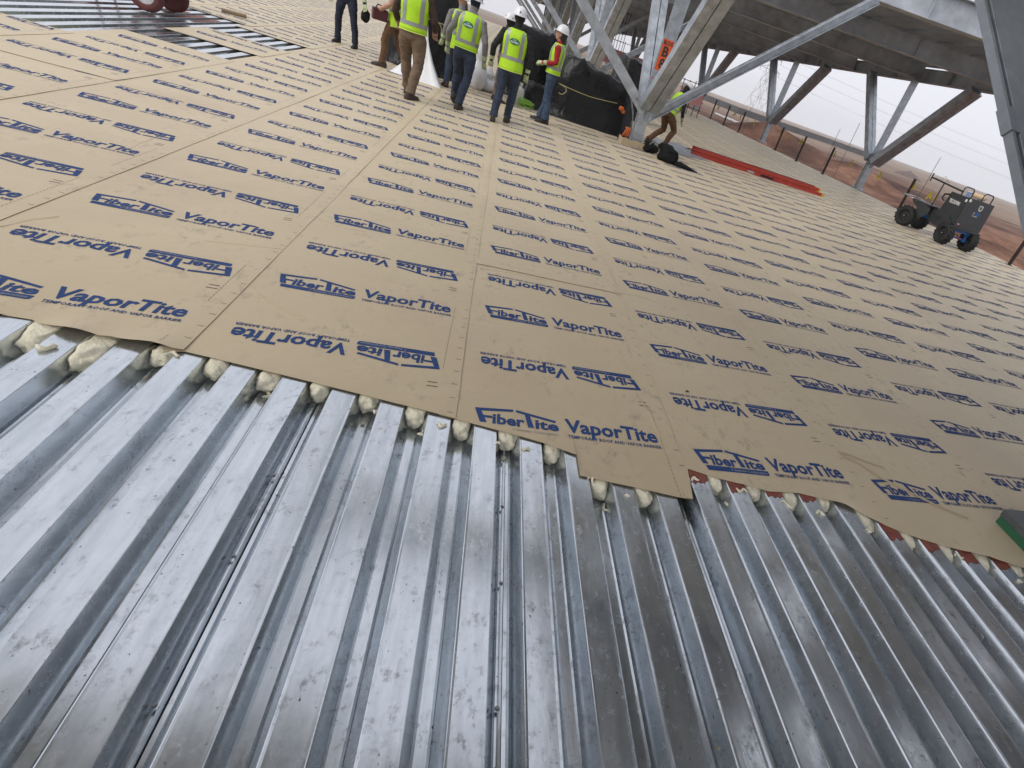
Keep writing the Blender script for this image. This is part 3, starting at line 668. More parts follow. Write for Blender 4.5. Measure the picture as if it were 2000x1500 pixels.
def person(loc, rz, label, pose, pants, shirt, headm=None, sleeve=None, vest=True, hat=True, glove=None, boot=None, sc=1.0, emblem=False, hair=False, hem=None, name='person', bare=False, vest_lo=.76):
    root = thing(name, label, 'person', loc, rz, 'work crew on the roof'); root.scale = (sc, sc, sc)
    g = lambda k, d: Vector(pose.get(k, d))
    lx, ly = pose.get('lean', (0, 0)); tw = pose.get('twist', 0); hz = pose.get('hip', .90); HP = Vector((0, 0, hz))
    RM = Matrix.Rotation(ly, 3, 'Y') @ Matrix.Rotation(-lx, 3, 'X') @ Matrix.Rotation(tw, 3, 'Z')
    U = lambda p: RM @ (Vector(p)-Vector((0, 0, .90))) + HP + Vector(pose.get('shift', (0, 0, 0)))
    src = MB(); tags = []
    def part(t, fn):
        k = len(src.v); fn(); tags.extend([t]*(len(src.v)-k))
    ell = lambda z, a, b, n=18, y0=0: [U((a*cos(2*pi*j/n), y0+b*sin(2*pi*j/n), z)) for j in range(n)]
    part(1, lambda: src.loft([ell(z, a, b) for z, a, b in TORSO if z >= .99]))
    part(0, lambda: src.loft([ell(z, a, b) for z, a, b in TORSO if z <= 1.03]))
    bag = pose.get('baggy', 1.0)
    ank = []
    for s, nm in ((-1, 'L'), (1, 'R')):
        hp = U((s*.088, 0, .885)); kn = g('knee'+nm, (s*.10, .03, .49)); an = g('ank'+nm, (s*.105, 0, .10)); ank.append((an, s))
        m1 = hp.lerp(kn, .5)+Vector((s*.005, .012, 0)); m2 = kn.lerp(an, .38)+Vector((0, -.022, 0))
        fl = pose.get('flare', 1.0)
        part(0, lambda: src.tube([hp+(hp-kn).normalized()*.03, hp.lerp(kn, .2), m1, kn.lerp(hp, .12), kn, m2, kn.lerp(an, .8), an+(an-kn).normalized()*.01], [.088, .096*bag, .083*bag, .068*bag, .066*bag, .066*bag, .058*bag*fl, .066*bag*fl], 14))
    hands = []
    for s, nm in ((-1, 'L'), (1, 'R')):
        sh = U((s*.182, 0, 1.375)); el = U(pose.get('elb'+nm, (s*.262, -.05, 1.10))); wr_ = U(pose.get('wri'+nm, (s*.275, .05, .86))); hands.append((el, wr_, s))
        sl = 2
        part(sl, lambda: src.tube([sh+Vector((-s*.04, 0, .005)), sh, sh.lerp(el, .35), el, el.lerp(wr_, .35), el.lerp(wr_, .94)], [.058, .066, .058, .050, .047, .040], 12))
        part(3 if not glove else 4, lambda: src.tube([el.lerp(wr_, .85), wr_+(wr_-el).normalized()*.02], [.031, .028], 10))
    hc = U(pose.get('head', (0, .015, 1.625)))
    HR = RM @ Matrix.Rotation(pose.get('headyaw', 0), 3, 'Z') @ Matrix.Rotation(-pose.get('nod', 0), 3, 'X')
    H = lambda p: HR @ Vector(p) + hc
    part(3, lambda: src.loft([[H((a*cos(2*pi*j/16), y0+b*sin(2*pi*j/16), z)) for j in range(16)] for z, a, b, y0 in ((-.125, .040, .045, .03), (-.105, .052, .068, .022), (-.06, .066, .088, .008), (0, .075, .097, 0), (.05, .077, .100, -.004), (.09, .064, .085, -.006), (.115, .035, .050, -.006))]))
    part(3, lambda: src.ball(H((0, .098, -.022)), (.013, .020, .022), nu=8, nv=6))
    for s in (-1, 1): part(3, lambda: src.ball(H((s*.078, -.002, -.012)), (.010, .018, .030), nu=8, nv=6))
    me = src.mesh('b', []); tmp = link('b', me); md = tmp.modifiers.new('r', 'REMESH'); md.mode = 'VOXEL'; md.voxel_size = .0135; md.use_smooth_shade = True
    dg = bpy.context.evaluated_depsgraph_get(); ev = tmp.evaluated_get(dg); nm_ = bpy.data.meshes.new_from_object(ev, depsgraph=dg); bpy.data.objects.remove(tmp)
    kd = kdtree.KDTree(len(src.v))
    for i, v in enumerate(src.v): kd.insert(v, i)
    kd.balance(); sd_ = loc[0]*3.1+loc[1]
    mats = [pants, hem or shirt, sleeve or shirt, headm or M_SKIN, glove or M_SKIN]
    vt = [tags[kd.find(v.co)[1]] for v in nm_.vertices]; nor = [v.normal.copy() for v in nm_.vertices]
    for v, t, n_ in zip(nm_.vertices, vt, nor):
        p = v.co
        if t == 0: v.co = p + n_*(.0075*noise.noise(Vector((p.x*14+sd_, p.y*14, p.z*17)))+.0055*noise.noise(Vector((p.x*8, sd_, p.z*42))))
        elif t in (1, 2): v.co = p + n_*(.0065*noise.noise(Vector((p.x*13+sd_, p.y*13, p.z*20)))+.004*noise.noise(Vector((p.x*30, p.y*30+sd_, p.z*26))))
    for x in mats: nm_.materials.append(x)
    nm_.polygons.foreach_set('material_index', [max(set(q := [vt[i] for i in f.vertices]), key=q.count) for f in nm_.polygons])
    nm_.polygons.foreach_set('use_smooth', [True]*len(nm_.polygons)); nm_.name = 'body'
    body = link('body', nm_, root)
    for an, s in ank:                                              # boots
        kx = 'foot'+('L' if s < 0 else 'R'); yw, pt = pose.get(kx, (s*-.10, 0)); FM = Matrix.Rotation(yw, 3, 'Z') @ Matrix.Rotation(pt, 3, 'X'); mb = MB(); rings = []
        for y, w_, h_, z0 in ((-.085, .028, .060, -.085), (-.070, .040, .105, -.098), (-.02, .043, .150, -.100), (.03, .042, .120, -.100), (.08, .045, .078, -.100), (.13, .046, .066, -.100), (.175, .036, .052, -.098), (.195, .018, .034, -.094)):
            rings.append([FM @ Vector((w_*cx_, y, z0+h_*cz_)) + an for cx_, cz_ in ((-1, 0), (1, 0), (1.02, .35), (.85, .75), (.45, 1), (-.45, 1), (-.85, .75), (-1.02, .35))])
        mb.loft(rings); bo = mb.build('boot', boot or M_BOOT, root, smooth=True, fix=True)
    for el, wr_, s in hands:                                       # five-fingered hand or glove, slightly curled
        f = (wr_-el).normalized(); curl = Vector(pose.get('palm'+('L' if s < 0 else 'R'), (0, .6, -.2))); curl = (curl-f*curl.dot(f)).normalized(); sidev = f.cross(curl).normalized(); mb = MB(); p0 = wr_+f*.015
        mb.loft([[p0+f*d+sidev*(w_*cos(2*pi*j/10))+curl*(t_*sin(2*pi*j/10)) for j in range(10)] for d, w_, t_ in ((-.02, .030, .022), (.02, .038, .020), (.06, .043, .018), (.085, .041, .015))])
        for i, ln in enumerate((.062, .074, .078, .068)):
            b0 = p0+f*.078+sidev*((i-1.5)*.0205); d1 = (f+curl*.35).normalized(); d2 = (f+curl*1.3).normalized(); mb.tube([b0, b0+d1*ln*.5, b0+d1*ln*.5+d2*ln*.5], [.0105, .0098, .0078], 7)
        t0 = p0+f*.02-sidev*.036*(-1 if s > 0 else 1)*-1; td = (f*.7+curl*.6+sidev*(.5*(1 if s < 0 else -1))*-1).normalized(); mb.tube([t0, t0+td*.035, t0+(td+f*.4).normalized()*.062], [.0135, .012, .009], 7)
        mb.build('glove' if glove else 'hand', glove or M_SKIN, root, smooth=True)
    if vest:
        vp = [(z, a, b) for z, a, b in VESTP if z >= vest_lo]
        def vs_(z, th, off=0):
            k = min(max(0, next((i for i in range(len(vp)-1) if vp[i+1][0] >= z), len(vp)-2)), len(vp)-2); t = (z-vp[k][0])/(vp[k+1][0]-vp[k][0]); a, b = lerp(vp[k][1], vp[k+1][1], t)+off, lerp(vp[k][2], vp[k+1][2], t)+off
            w_ = .006*noise.noise(Vector((cos(th)*2+sd_, sin(th)*2, z*9)))+.010*max(0, .95-z)/.2*sin(th*7+sd_)*.6
            return U(((a+w_)*cos(th), (b+w_)*sin(th), z))
        mb = MB(); N = 36; zs = []
        for (z0, *_), (z1, *_) in zip(vp, vp[1:]): zs += [z0, (z0+z1)/2]
        zs.append(vp[-1][0]); rings = [[vs_(z, 2*pi*j/N) for j in range(N)] for z in zs]; mb.loft(rings, cap=False)
        vo = mb.build('vest', M_VEST, root, smooth=True); so = vo.modifiers.new('t', 'SOLIDIFY'); so.thickness = .006; so.offset = -1
        def patch(zr, thf, nm2, m, off=.004, nzs=6, nth=8):
            mb = MB(); z0, z1 = zr
            for i in range(nzs+1):
                z = lerp(z0, z1, i/nzs); a_, b_ = thf(z)
                for j in range(nth+1): mb.v.append(vs_(z, lerp(a_, b_, j/nth), off))
            for i in range(nzs):
                for j in range(nth): q = i*(nth+1)+j; mb.f.append((q, q+1, q+nth+2, q+nth+1)); mb.mi.append(0)
            return mb.build(nm2, m, vo, smooth=True)
        patch((1.00, 1.055), lambda z: (0, 2*pi), 'reflective_stripe', M_STRIPE, nzs=2, nth=44)
        patch((vp[0][0]+.001, vp[0][0]+.014), lambda z: (0, 2*pi), 'edging', M_PIPE, nzs=1, nth=44)
        def thx(z, x):
            k = min(max(0, next((i for i in range(len(vp)-1) if vp[i+1][0] >= z), len(vp)-2)), len(vp)-2); t = (z-vp[k][0])/(vp[k+1][0]-vp[k][0]); a = lerp(vp[k][1], vp[k+1][1], t); return math.acos(max(-.98, min(.98, x/a)))
        for sgn in (-1, 1):
            for x0 in (-.118, .118):
                patch((1.0551, 1.435), lambda z: (sgn*thx(z, x0-.026*(1 if x0 > 0 else 1)), sgn*thx(z, x0+.026)), 'reflective_stripe', M_STRIPE, nzs=12, nth=3)
        if emblem:
            mb = MB(); E_ = lambda x, z, off: vs_(z, -thx(z, x), off)
            ringp = [E_(0, 1.275, .006)]+[E_(.078*cos(2*pi*j/28), 1.275+.046*sin(2*pi*j/28), .006) for j in range(28)]; mb.add(ringp, [(0, 1+j, 1+(j+1) % 28) for j in range(28)])
            eo = mb.build('emblem', M_EMB, vo); eo['label'] = 'dark green oval emblem with white lettering'
            mb = MB(); vs2, fs2 = text_tris('FLYNN', 2, .03); w2 = text_w(vs2); h2 = max(v[1] for v in vs2); mb.add([E_(-.056+x*.112/w2, 1.252+y*.026/h2, .008) for x, y in vs2], fs2)
            mb.add([E_(x, z, .008) for x, z in ((-.035, 1.288), (0, 1.306), (.035, 1.288), (0, 1.297))], [(0, 3, 1), (3, 2, 1)]); mb.build('lettering', M_WHT, eo)
    if hat:
        mb = MB(); N = 24; rings = []
        for z, a, b in ((.018, .108, .128), (.030, .106, .124), (.075, .099, .115), (.115, .080, .094), (.145, .048, .058), (.158, .012, .015)): rings.append([H((a*cos(2*pi*j/N), -.006+b*sin(2*pi*j/N), z)) for j in range(N)])
        mb.loft(rings); ho = mb.build('hard_hat', M_HAT, root, smooth=True)
        mb = MB(); R_ = []
        for a, b, z in ((.104, .122, .026), (.122, .150, .020), (.123, .151, .014), (.104, .122, .018)): R_.append([H((a*cos(2*pi*j/N), (-.006+(b+(.022 if sin(2*pi*j/N) > .3 else 0))*sin(2*pi*j/N)), z)) for j in range(N)])
        mb.loft(R_+[R_[0]], cap=False); mb.build('brim', M_HAT, ho, smooth=True)
        mb = MB(); mb.ball(H((.0, -.125, .07)), (.012, .006, .012), nu=8, nv=6); mb.ball(H((.103, 0, .06)), (.006, .012, .012), nu=8, nv=6); mb.build('sticker', M_BLKC, ho)
    if hair:
        mb = MB(); mb.loft([[H((a*cos(2*pi*j/16), y0+b*sin(2*pi*j/16), z)) for j in range(16)] for z, a, b, y0 in ((-.21, .020, .03, -.09), (-.16, .05, .045, -.075), (-.09, .075, .072, -.045), (-.02, .084, .085, -.03), (.04, .086, .092, -.022), (.07, .07, .08, -.02))]); mb.build('hair', M_BLACK, root, smooth=True)
        mb = MB()
        for s in (-1, 1): mb.ball(H((s*.032, .089, .004)), (.013, .006, .007), nu=8, nv=6)
        mb.build('eye', M_BLACK, root); mb = MB(); mb.ball(H((0, .089, -.068)), (.022, .008, .006), nu=8, nv=6); mb.build('mouth', mat('lips', (.25, .07, .06), .5), root)
    return root
F = lambda a: radians(a)
# man in dark clothes, far left, facing the camera
person((-3.22, 13.85, 0), F(172), 'person in all dark clothes standing with feet apart, holding a black bag', {'ankL': (-.21, .02, .10), 'ankR': (.17, -.05, .10), 'kneeL': (-.17, .05, .49), 'kneeR': (.15, .02, .49), 'elbL': (-.28, -.03, 1.10), 'wriL': (-.36, .06, .88)}, M_NAVY, M_BLKC, glove=M_GLOVE, vest=False, boot=M_BLBOOT)
# brown trousers, half hidden, seen from the side
person((-2.02, 12.35, 0), F(80), 'person in brown trousers half hidden behind the khaki trousered one, carrying a maroon case', {'ankL': (-.08, .17, .10), 'ankR': (.10, -.22, .11), 'kneeL': (-.09, .16, .49), 'kneeR': (.10, -.03, .48), 'elbL': (-.25, .02, 1.12), 'wriL': (-.24, .24, .98), 'lean': (.08, 0)}, M_BROWN, M_GREYS, sleeve=M_SKIN)
# khaki trousers, walking away
person((-1.36, 9.75, 0), F(-4), 'person in khaki work trousers and hi vis vest walking away, dark brown sleeves', {'ankL': (-.06, .30, .12), 'kneeL': (-.10, .22, .50), 'ankR': (.07, -.10, .10), 'kneeR': (.12, .02, .49), 'elbL': (-.27, .02, 1.12), 'wriL': (-.25, .22, .95), 'elbR': (.29, -.03, 1.12), 'wriR': (.27, .20, .96), 'baggy': 1.16, 'footR': (-.5, 0)}, M_KHAKI, M_BLKC, sleeve=M_DBRN, hem=M_BLKC, vest_lo=.92, sc=1.03)
# grey tee behind the grey sleeved man
person((-.92, 12.35, 0), F(20), 'person in grey tee and hi vis vest, mostly hidden behind the grey sleeved walker', {}, M_JEAN, M_GREYS, emblem=True, glove=M_GLOVE, sc=.97)
# grey sleeves, walking away
person((-.62, 10.25, 0), F(-12), 'person in grey sleeves, hi vis vest and dark jeans walking away, heel raised', {'ankL': (-.13, .22, .17), 'kneeL': (-.12, .17, .52), 'footL': (.05, -.45), 'ankR': (.06, -.17, .10), 'kneeR': (.10, .0, .50), 'elbL': (-.30, -.02, 1.10), 'wriL': (-.33, .14, .86), 'elbR': (.29, -.02, 1.10), 'wriR': (.30, .12, .84), 'headyaw': -.2, 'lean': (.05, .04), 'baggy': 1.08}, M_JEAN, M_GREYS, headm=M_NAVY, glove=M_GLOVE, emblem=True, boot=M_BOOT, vest_lo=.92)
# black sleeves, walking away
person((.12, 10.02, 0), F(-6), 'person in black sleeves and black balaclava, hi vis vest and jeans, white hard hat', {'ankL': (-.12, -.10, .10), 'kneeL': (-.10, .0, .49), 'ankR': (.07, .22, .11), 'kneeR': (.10, .17, .49), 'elbL': (-.31, -.04, 1.12), 'wriL': (-.33, .10, .90), 'elbR': (.29, .0, 1.10), 'wriR': (.27, .08, .86), 'baggy': 1.06}, M_JEAN, M_BLKC, headm=M_BLKC, glove=M_GLOVE, emblem=True, boot=M_BOOT, vest_lo=.84, sc=1.005)
# khaki trousers behind
person((-.02, 12.55, 0), F(-75), 'person behind the black sleeved one, white hard hat with black visor, brown boots', {'elbL': (-.22, .10, 1.12), 'wriL': (-.14, .30, 1.0)}, M_KHAKI, M_BLKC, headm=M_BLKC, vest=False, sc=.94)
# woman in red, seen from the side
person((.92, 11.52, 0), F(80), 'woman in red sleeves, hi vis vest and flared jeans standing side on, white hard hat', {'ankL': (-.09, -.05, .10), 'ankR': (.12, .07, .10), 'kneeL': (-.08, -.01, .50), 'kneeR': (.10, .03, .50), 'elbL': (-.24, -.03, 1.12), 'wriL': (-.12, .22, 1.05), 'elbR': (.24, -.05, 1.12), 'wriR': (.13, .20, 1.04), 'palmL': (.5, 0, -.4), 'palmR': (-.5, 0, -.4), 'flare': 1.42, 'baggy': .96, 'lean': (-.03, 0), 'nod': -.1}, M_JEAN2, M_REDC, glove=M_GLOVE, hair=True, boot=M_BLBOOT, vest_lo=.92, sc=1.0)
# stooping behind the tagged support
person((3.92, 13.35, 0), F(-62), 'person in brown trousers stooping behind the tagged support, one knee bent', {'hip': .80, 'lean': (.46, .0), 'ankL': (-.14, -.26, .12), 'kneeL': (-.12, .12, .42), 'ankR': (.12, .06, .10), 'kneeR': (.13, .24, .47), 'elbL': (-.24, .10, 1.14), 'wriL': (-.16, .34, 1.02), 'elbR': (.24, .10, 1.14), 'wriR': (.16, .34, 1.0), 'nod': .25, 'baggy': 1.1}, M_BROWN, M_BLKC, headm=M_BLKC, glove=M_GLOVE, vest_lo=.92)
# ================================================================== goods and tools on the roof
M_TARP = mat('black_tarp', (0.0065, 0.0065, 0.007), .28, var=.3, scale=3, bump=1.0, bscale=8, spec=.26, detail=8)
M_ROPE = mat('yellow_rope', (.48, .42, .18), .75)
def tarp(name, label, c, lx, ly, h, rz, seed, prof=None, sq=3.2, n=46):
    """goods under a tied black sheet: boxy lump with sagging top, puckered sides and a skirt on the deck"""
    mb = MB(); vs = []; fs = []
    for j in range(n+1):
        for i in range(n+1):
            a, b = -1+2*i/n, -1+2*j/n; a = a*abs(a)**-.25 if a else 0; b = b*abs(b)**-.25 if b else 0
            rr = (abs(a)**sq+abs(b)**sq)**(1/sq); top = prof(a, b) if prof else 1.0
            z = h*top*(1-min(1, max(0, (rr-.62)/.36))**2.4); x, y = a*lx/2, b*ly/2
            k = 1+.05*nz(a*3+seed, b*3, z*2)
            f1 = noise.ridged_multi_fractal(Vector((x*1.6+seed, y*1.6, z*1.3)), .9, 2.1, 4, .9, 2.0)*.05 if z > .02 else 0
            f2 = .040*nz(x*6+seed, y*7, z*3)+.022*noise.ridged_multi_fractal(Vector((x*5+seed, y*5, z*4)), .8, 2.2, 3, .9, 2.0)
            vs.append((x*k*(1+.03*f2), y*k, max(.004 if rr > .97 else .006, z+f1*(.5+z)+f2*(1 if z > .05 else .15))))
    for j in range(n):
        for i in range(n): q = j*(n+1)+i; fs.append((q, q+1, q+n+2, q+n+1))
    mb.add(vs, fs); o = mb.build(name, M_TARP, None, smooth=True); o.location = (*c, 0); o.rotation_euler = (0, 0, rz)
    # pinned-down hem closes the underside
    return tag(o, label, 'tarp pile', 'goods under black tarps')
t1 = tarp('tarp_pile', 'tall black tarped pile behind the khaki trousered walker', (-1.62, 14.1), 1.75, 1.7, 1.55, .1, 1.0)
t2 = tarp('tarp_pile', 'long low black tarped pile behind the woman in red', (2.10, 13.55), 2.25, 1.35, 1.08, -.10, 2.0, lambda a, b: 1.02-.20*a-.05*a*a)
t3 = tarp('tarp_pile', 'black tarped pile between the crew and the long low pile', (.55, 14.75), 1.45, 1.3, 1.42, .0, 3.0)
t4 = tarp('tarp_pile', 'small black tarped pile farther back, seen past the tagged support', (3.85, 18.3), 1.45, 1.3, 1.55, .2, 4.0)
tarp('bundle', 'low black bundle lying beside the propane tank', (.80, 13.35), .62, .55, .46, .3, 5.0, n=24)
def rope(pts, lab, r=.0065):
    mb = MB(); P = [Vector(p) for p in pts]; Q = []
    for i in range(len(P)-1):
        p0, p1, p2, p3 = P[max(i-1, 0)], P[i], P[i+1], P[min(i+2, len(P)-1)]
        for k in range(6):
            t = k/6; Q.append(.5*((2*p1)+(p2-p0)*t+(2*p0-5*p1+4*p2-p3)*t*t+(3*p1-p0-3*p2+p3)*t**3))
    Q.append(P[-1]); mb.tube(Q, r, 6); o = mb.build('rope', M_ROPE, None, smooth=True); return tag(o, lab, 'rope')
rope([at_y(1092, 163, 12.78), at_y(1120, 176, 12.79), at_y(1150, 188, 12.80), at_y(1180, 196, 12.83), at_y(1206, 202, 12.9)], 'yellow rope tied round the long low tarped pile')
rope([at_y(1094, 164, 12.76), at_y(1103, 170, 12.74), at_y(1106, 178, 12.74), at_y(1098, 184, 12.74), at_y(1091, 181, 12.74)], 'loose yellow rope loop hanging beside the woman')
rope([at_y(838, 37, 13.15), at_y(858, 45, 13.15), at_y(880, 52, 13.15)], 'yellow rope across the tall tarped pile')
rope([at_y(858, 45, 13.13), at_y(862, 56, 13.12), at_y(861, 70, 13.12)], 'short yellow rope end hanging on the tall tarped pile')
# draped white plastic sheet
M_POLY = mat('white_polythene', (.74, .75, .77), .35, var=.06, bump=.3, bscale=12); M_POLY2 = mat('milky_bag', (.62, .63, .66), .3, var=.12, bump=.4, bscale=25)
def drape(label, apex, base, name, m, cat, n=28, fold=.03, seed=0.):
    """sheet gathered to a high point and spreading to an outline on the deck"""
    mb = MB(); k = len(base); rows = 14; vs = []
    ring = []
    for i in range(n):
        t = i/n*k; a, b = Vector(base[int(t) % k]), Vector(base[(int(t)+1) % k]); ring.append(a.lerp(b, t-int(t)))
    A = Vector(apex)
    for r_ in range(rows+1):
        u = r_/rows
        for i, p in enumerate(ring):
            q = Vector((lerp(A.x, p.x, u**1.5), lerp(A.y, p.y, u**1.5), lerp(A.z, .006, u**.85)))
            d = Vector((q.x-A.x, q.y-A.y, 0)); d = d.normalized() if d.length > 1e-5 else Vector((1, 0, 0))
            vs.append(q+d*(fold*u*(sin(i*2.4+seed)+.6*nz(i*.8, r_*.4, seed)))*(1-u*.6))
    mb.add(vs, [(r_*n+i, r_*n+(i+1) % n, (r_+1)*n+(i+1) % n, (r_+1)*n+i) for r_ in range(rows) for i in range(n)]+[tuple(reversed(range(n)))])
    o = mb.build(name, m, None, smooth=True); return tag(o, label, cat)
drape('white plastic sheet draped to a point beside the khaki trousered walker', (-1.47, 12.35, .98), [(-2.02, 12.08), (-1.55, 11.95), (-1.05, 11.85), (-1.12, 12.4), (-1.5, 12.75), (-1.95, 12.6)], 'plastic_sheet', M_POLY, 'plastic sheet')
def bag(label, c, r, h, seed, m=M_POLY2, name='plastic_bag'):
    mb = MB(); N = 20; rings = []
    for i in range(13):
        u = i/12; w = (sin(pi*min(1, u*1.35+.12))**.7 if u < .62 else lerp(.62, .16, (u-.62)/.38)); ring = []
        for j in range(N):
            a = 2*pi*j/N; k = w*(1+.16*nz(cos(a)*1.5+seed, sin(a)*1.5, u*3)+.07*sin(j*3+seed+u*5)); ring.append((c[0]+r*k*cos(a), c[1]+r*k*.8*sin(a), .006+h*u))
        rings.append(ring)
    mb.loft(rings); return tag(mb.build(name, m, None, smooth=True), label, 'bag', 'white plastic bags')
bag('tall white plastic bag standing behind the grey sleeved walker', (-.48, 13.35), .20, 1.02, 1.1); bag('filled white plastic bag left of the brown boots', (-.26, 13.6), .21, .50, 4.2)
# propane tank
M_TANK = mat('cream_tank', (.55, .56, .50), .4, var=.08)
pt = thing('propane_tank', 'small cream gas cylinder with collar handle standing by the black bundle', 'gas cylinder', (.40, 13.0, 0), .4)
mb = MB(); mb.lathe([(0, .0), (.105, .0), (.11, .035), (.115, .05), (.135, .08), (.142, .14), (.142, .28), (.125, .34), (.07, .375), (0, .385)], n=24); mb.build('tank', M_TANK, pt, smooth=True)
mb = MB(); N = 18; rr = []
for (r_, z) in ((.085, .36), (.085, .46), (.078, .46), (.078, .36)): rr.append([(r_*cos(4.6*j/N-.7), r_*sin(4.6*j/N-.7), z) for j in range(N)])
for a_, b_ in zip(rr, rr[1:]+rr[:1]): mb.add(a_+b_, [(i, i+1, N+i+1, N+i) for i in range(N-1)])
mb.build('collar', M_TANK, pt); mb = MB(); mb.lathe([(0, .38), (.022, .38), (.022, .43), (.03, .435), (.03, .45), (0, .45)], n=10); mb.build('valve', M_BOLT, pt)
# coiled green rope
M_GROPE = mat('green_rope', (.20, .42, .05), .7); M_PROPE = mat('purple_rope', (.09, .03, .08), .8)
def coil(c, m, lab, seed, R=.16, turns=7):
    mb = MB(); pts = [Vector((c[0]+R*(1+.25*nz(t*.13, seed))*cos(t*.55)+.05*nz(t*.2, seed+4), c[1]+R*.8*(1+.3*nz(t*.11, seed+1))*sin(t*.55), .012+.16*abs(nz(t*.09, seed+2))+.0015*t)) for t in range(int(turns*11.4))]
    mb.tube(pts, .010, 6); return tag(mb.build('rope_coil', m, None, smooth=True), lab, 'rope', 'coiled ropes by the tank')
coil((.60, 12.85), M_GROPE, 'bright green rope heaped beside the gas cylinder', 2.2); coil((.64, 13.12), M_PROPE, 'dark purple rope heaped behind the green one', 6.1)
# backpack with straps
M_NYL = mat('black_nylon', (.006, .006, .0065), .7, var=.3, bump=.35, bscale=30, spec=.2)
bp_ = thing('backpack', 'black backpack slumped on the membrane in front of the tagged support', 'backpack', (3.62, 11.42, 0), -.35)
def blob(name, c, r, seed, parent, m=M_NYL, amp=.14, sub=3, flat=True):
    bm = bmesh.new(); bmesh.ops.create_icosphere(bm, subdivisions=sub, radius=1)
    for v in bm.verts:
        p = v.co; k = 1+amp*noise.noise(p*1.7+Vector((seed, 0, 0)))+.05*noise.noise(p*5+Vector((0, seed, 0))); q = Vector((math.copysign(abs(p.x)**.75, p.x)*r[0], math.copysign(abs(p.y)**.75, p.y)*r[1], math.copysign(abs(p.z)**.75, p.z)*r[2]))*k+Vector(c)
        v.co = (q.x, q.y, max(.004, q.z)) if flat else q
    me = bpy.data.meshes.new(name); bm.to_mesh(me); bm.free(); me.materials.append(m); me.polygons.foreach_set('use_smooth', [True]*len(me.polygons)); return link(name, me, parent)
blob('main_pouch', (0, 0, .15), (.23, .17, .17), 1.3, bp_, amp=.32); blob('front_pocket', (.03, -.17, .11), (.15, .07, .10), 2.3, bp_, amp=.3); blob('top_lid', (-.10, .03, .27), (.15, .12, .07), 5.1, bp_, amp=.3, flat=False)
for s in (-1, 1):
    mb = MB(); mb.tube([(s*.09, .14, .26), (s*.13, .21, .20), (s*.13, .19, .10), (s*.10, .13, .05)], [.016]*4, 6); mb.build('strap', M_NYL, bp_, smooth=True)
mb = MB(); pts = [Vector((.18, -.12, .03)), Vector((.32, -.16, .05)), Vector((.46, -.13, .035)), Vector((.58, -.10, .02)), Vector((.72, -.03, .012))]; mb.tube(pts, [.06, .075, .06, .035, .012], 10)
mb.v = [(x, y, max(.003, z)) for x, y, z in mb.v]; mb.build('waist_belt', M_NYL, bp_, smooth=True); mb = MB(); mb.tube([(.72, -.03, .012), (.76, -.01, .02), (.80, -.03, .012), (.83, -.02, .01)], .008, 6); mb.build('buckle', M_GALV, bp_)
hb = thing('helmet_bag', 'round black bag squeezed between the support foot and the backpack', 'bag', (3.34, 11.95, 0)); blob('pouch', (0, 0, .11), (.17, .13, .12), 8.2, hb, amp=.35); mb = MB(); mb.tube([(-.06, -.10, .18), (-.02, -.14, .25), (.04, -.13, .25), (.07, -.09, .18)], .008, 6); mb.build('handle', M_GALV, hb)
# harness with orange webbing beside the tagged support
M_ORGC = mat('orange_webbing', (.55, .13, .025), .8, var=.3, scale=20); hz_ = thing('safety_harness', 'orange and black safety harness lying between the long tarped pile and the tagged support', 'harness', (2.78, 12.55, 0))
blob('padding', (.03, 0, .09), (.12, .10, .10), 3.3, hz_, M_NYL); mb = MB()
for k in range(3): mb.tube([(-.02+.05*k, -.05, .04), (.02+.05*k, -.10, .16), (.07+.04*k, -.06, .27), (.06+.03*k, .02, .30)], .022, 6)
mb.build('webbing', M_ORGC, hz_, smooth=True)
gv = thing('glove_bundle', 'orange gloves tucked on the end of the long tarped pile', 'gloves', (2.66, 12.78, .62)); blob('glove', (0, 0, 0), (.06, .05, .05), 4.4, gv, M_ORGC, flat=False); blob('glove', (.06, .0, -.05), (.045, .04, .045), 6.4, gv, M_ORGC, flat=False)
# grey sheet-metal flashing on the membrane
mb = MB(); q = [Vector((4.15, 13.0, .03)), Vector((5.42, 13.62, .02)), Vector((5.10, 15.3, .035)), Vector((3.9, 14.6, .05))]; mb.add([p for p in q]+[p-Vector((0, 0, .012)) for p in q], [(0, 1, 2, 3), (7, 6, 5, 4)]+[(i, i+4, (i+1) % 4+4, (i+1) % 4) for i in range(4)])
mp_ = mb.build('flashing_sheet', M_GALV, None); tag(mp_, 'flat grey metal sheet lying behind the backpack', 'metal sheet')
mb = MB(); mb.bar((4.2, 13.05, .010), (5.4, 13.64, .008), .05, .012); mb.build('packer', M_BLACK, mp_)

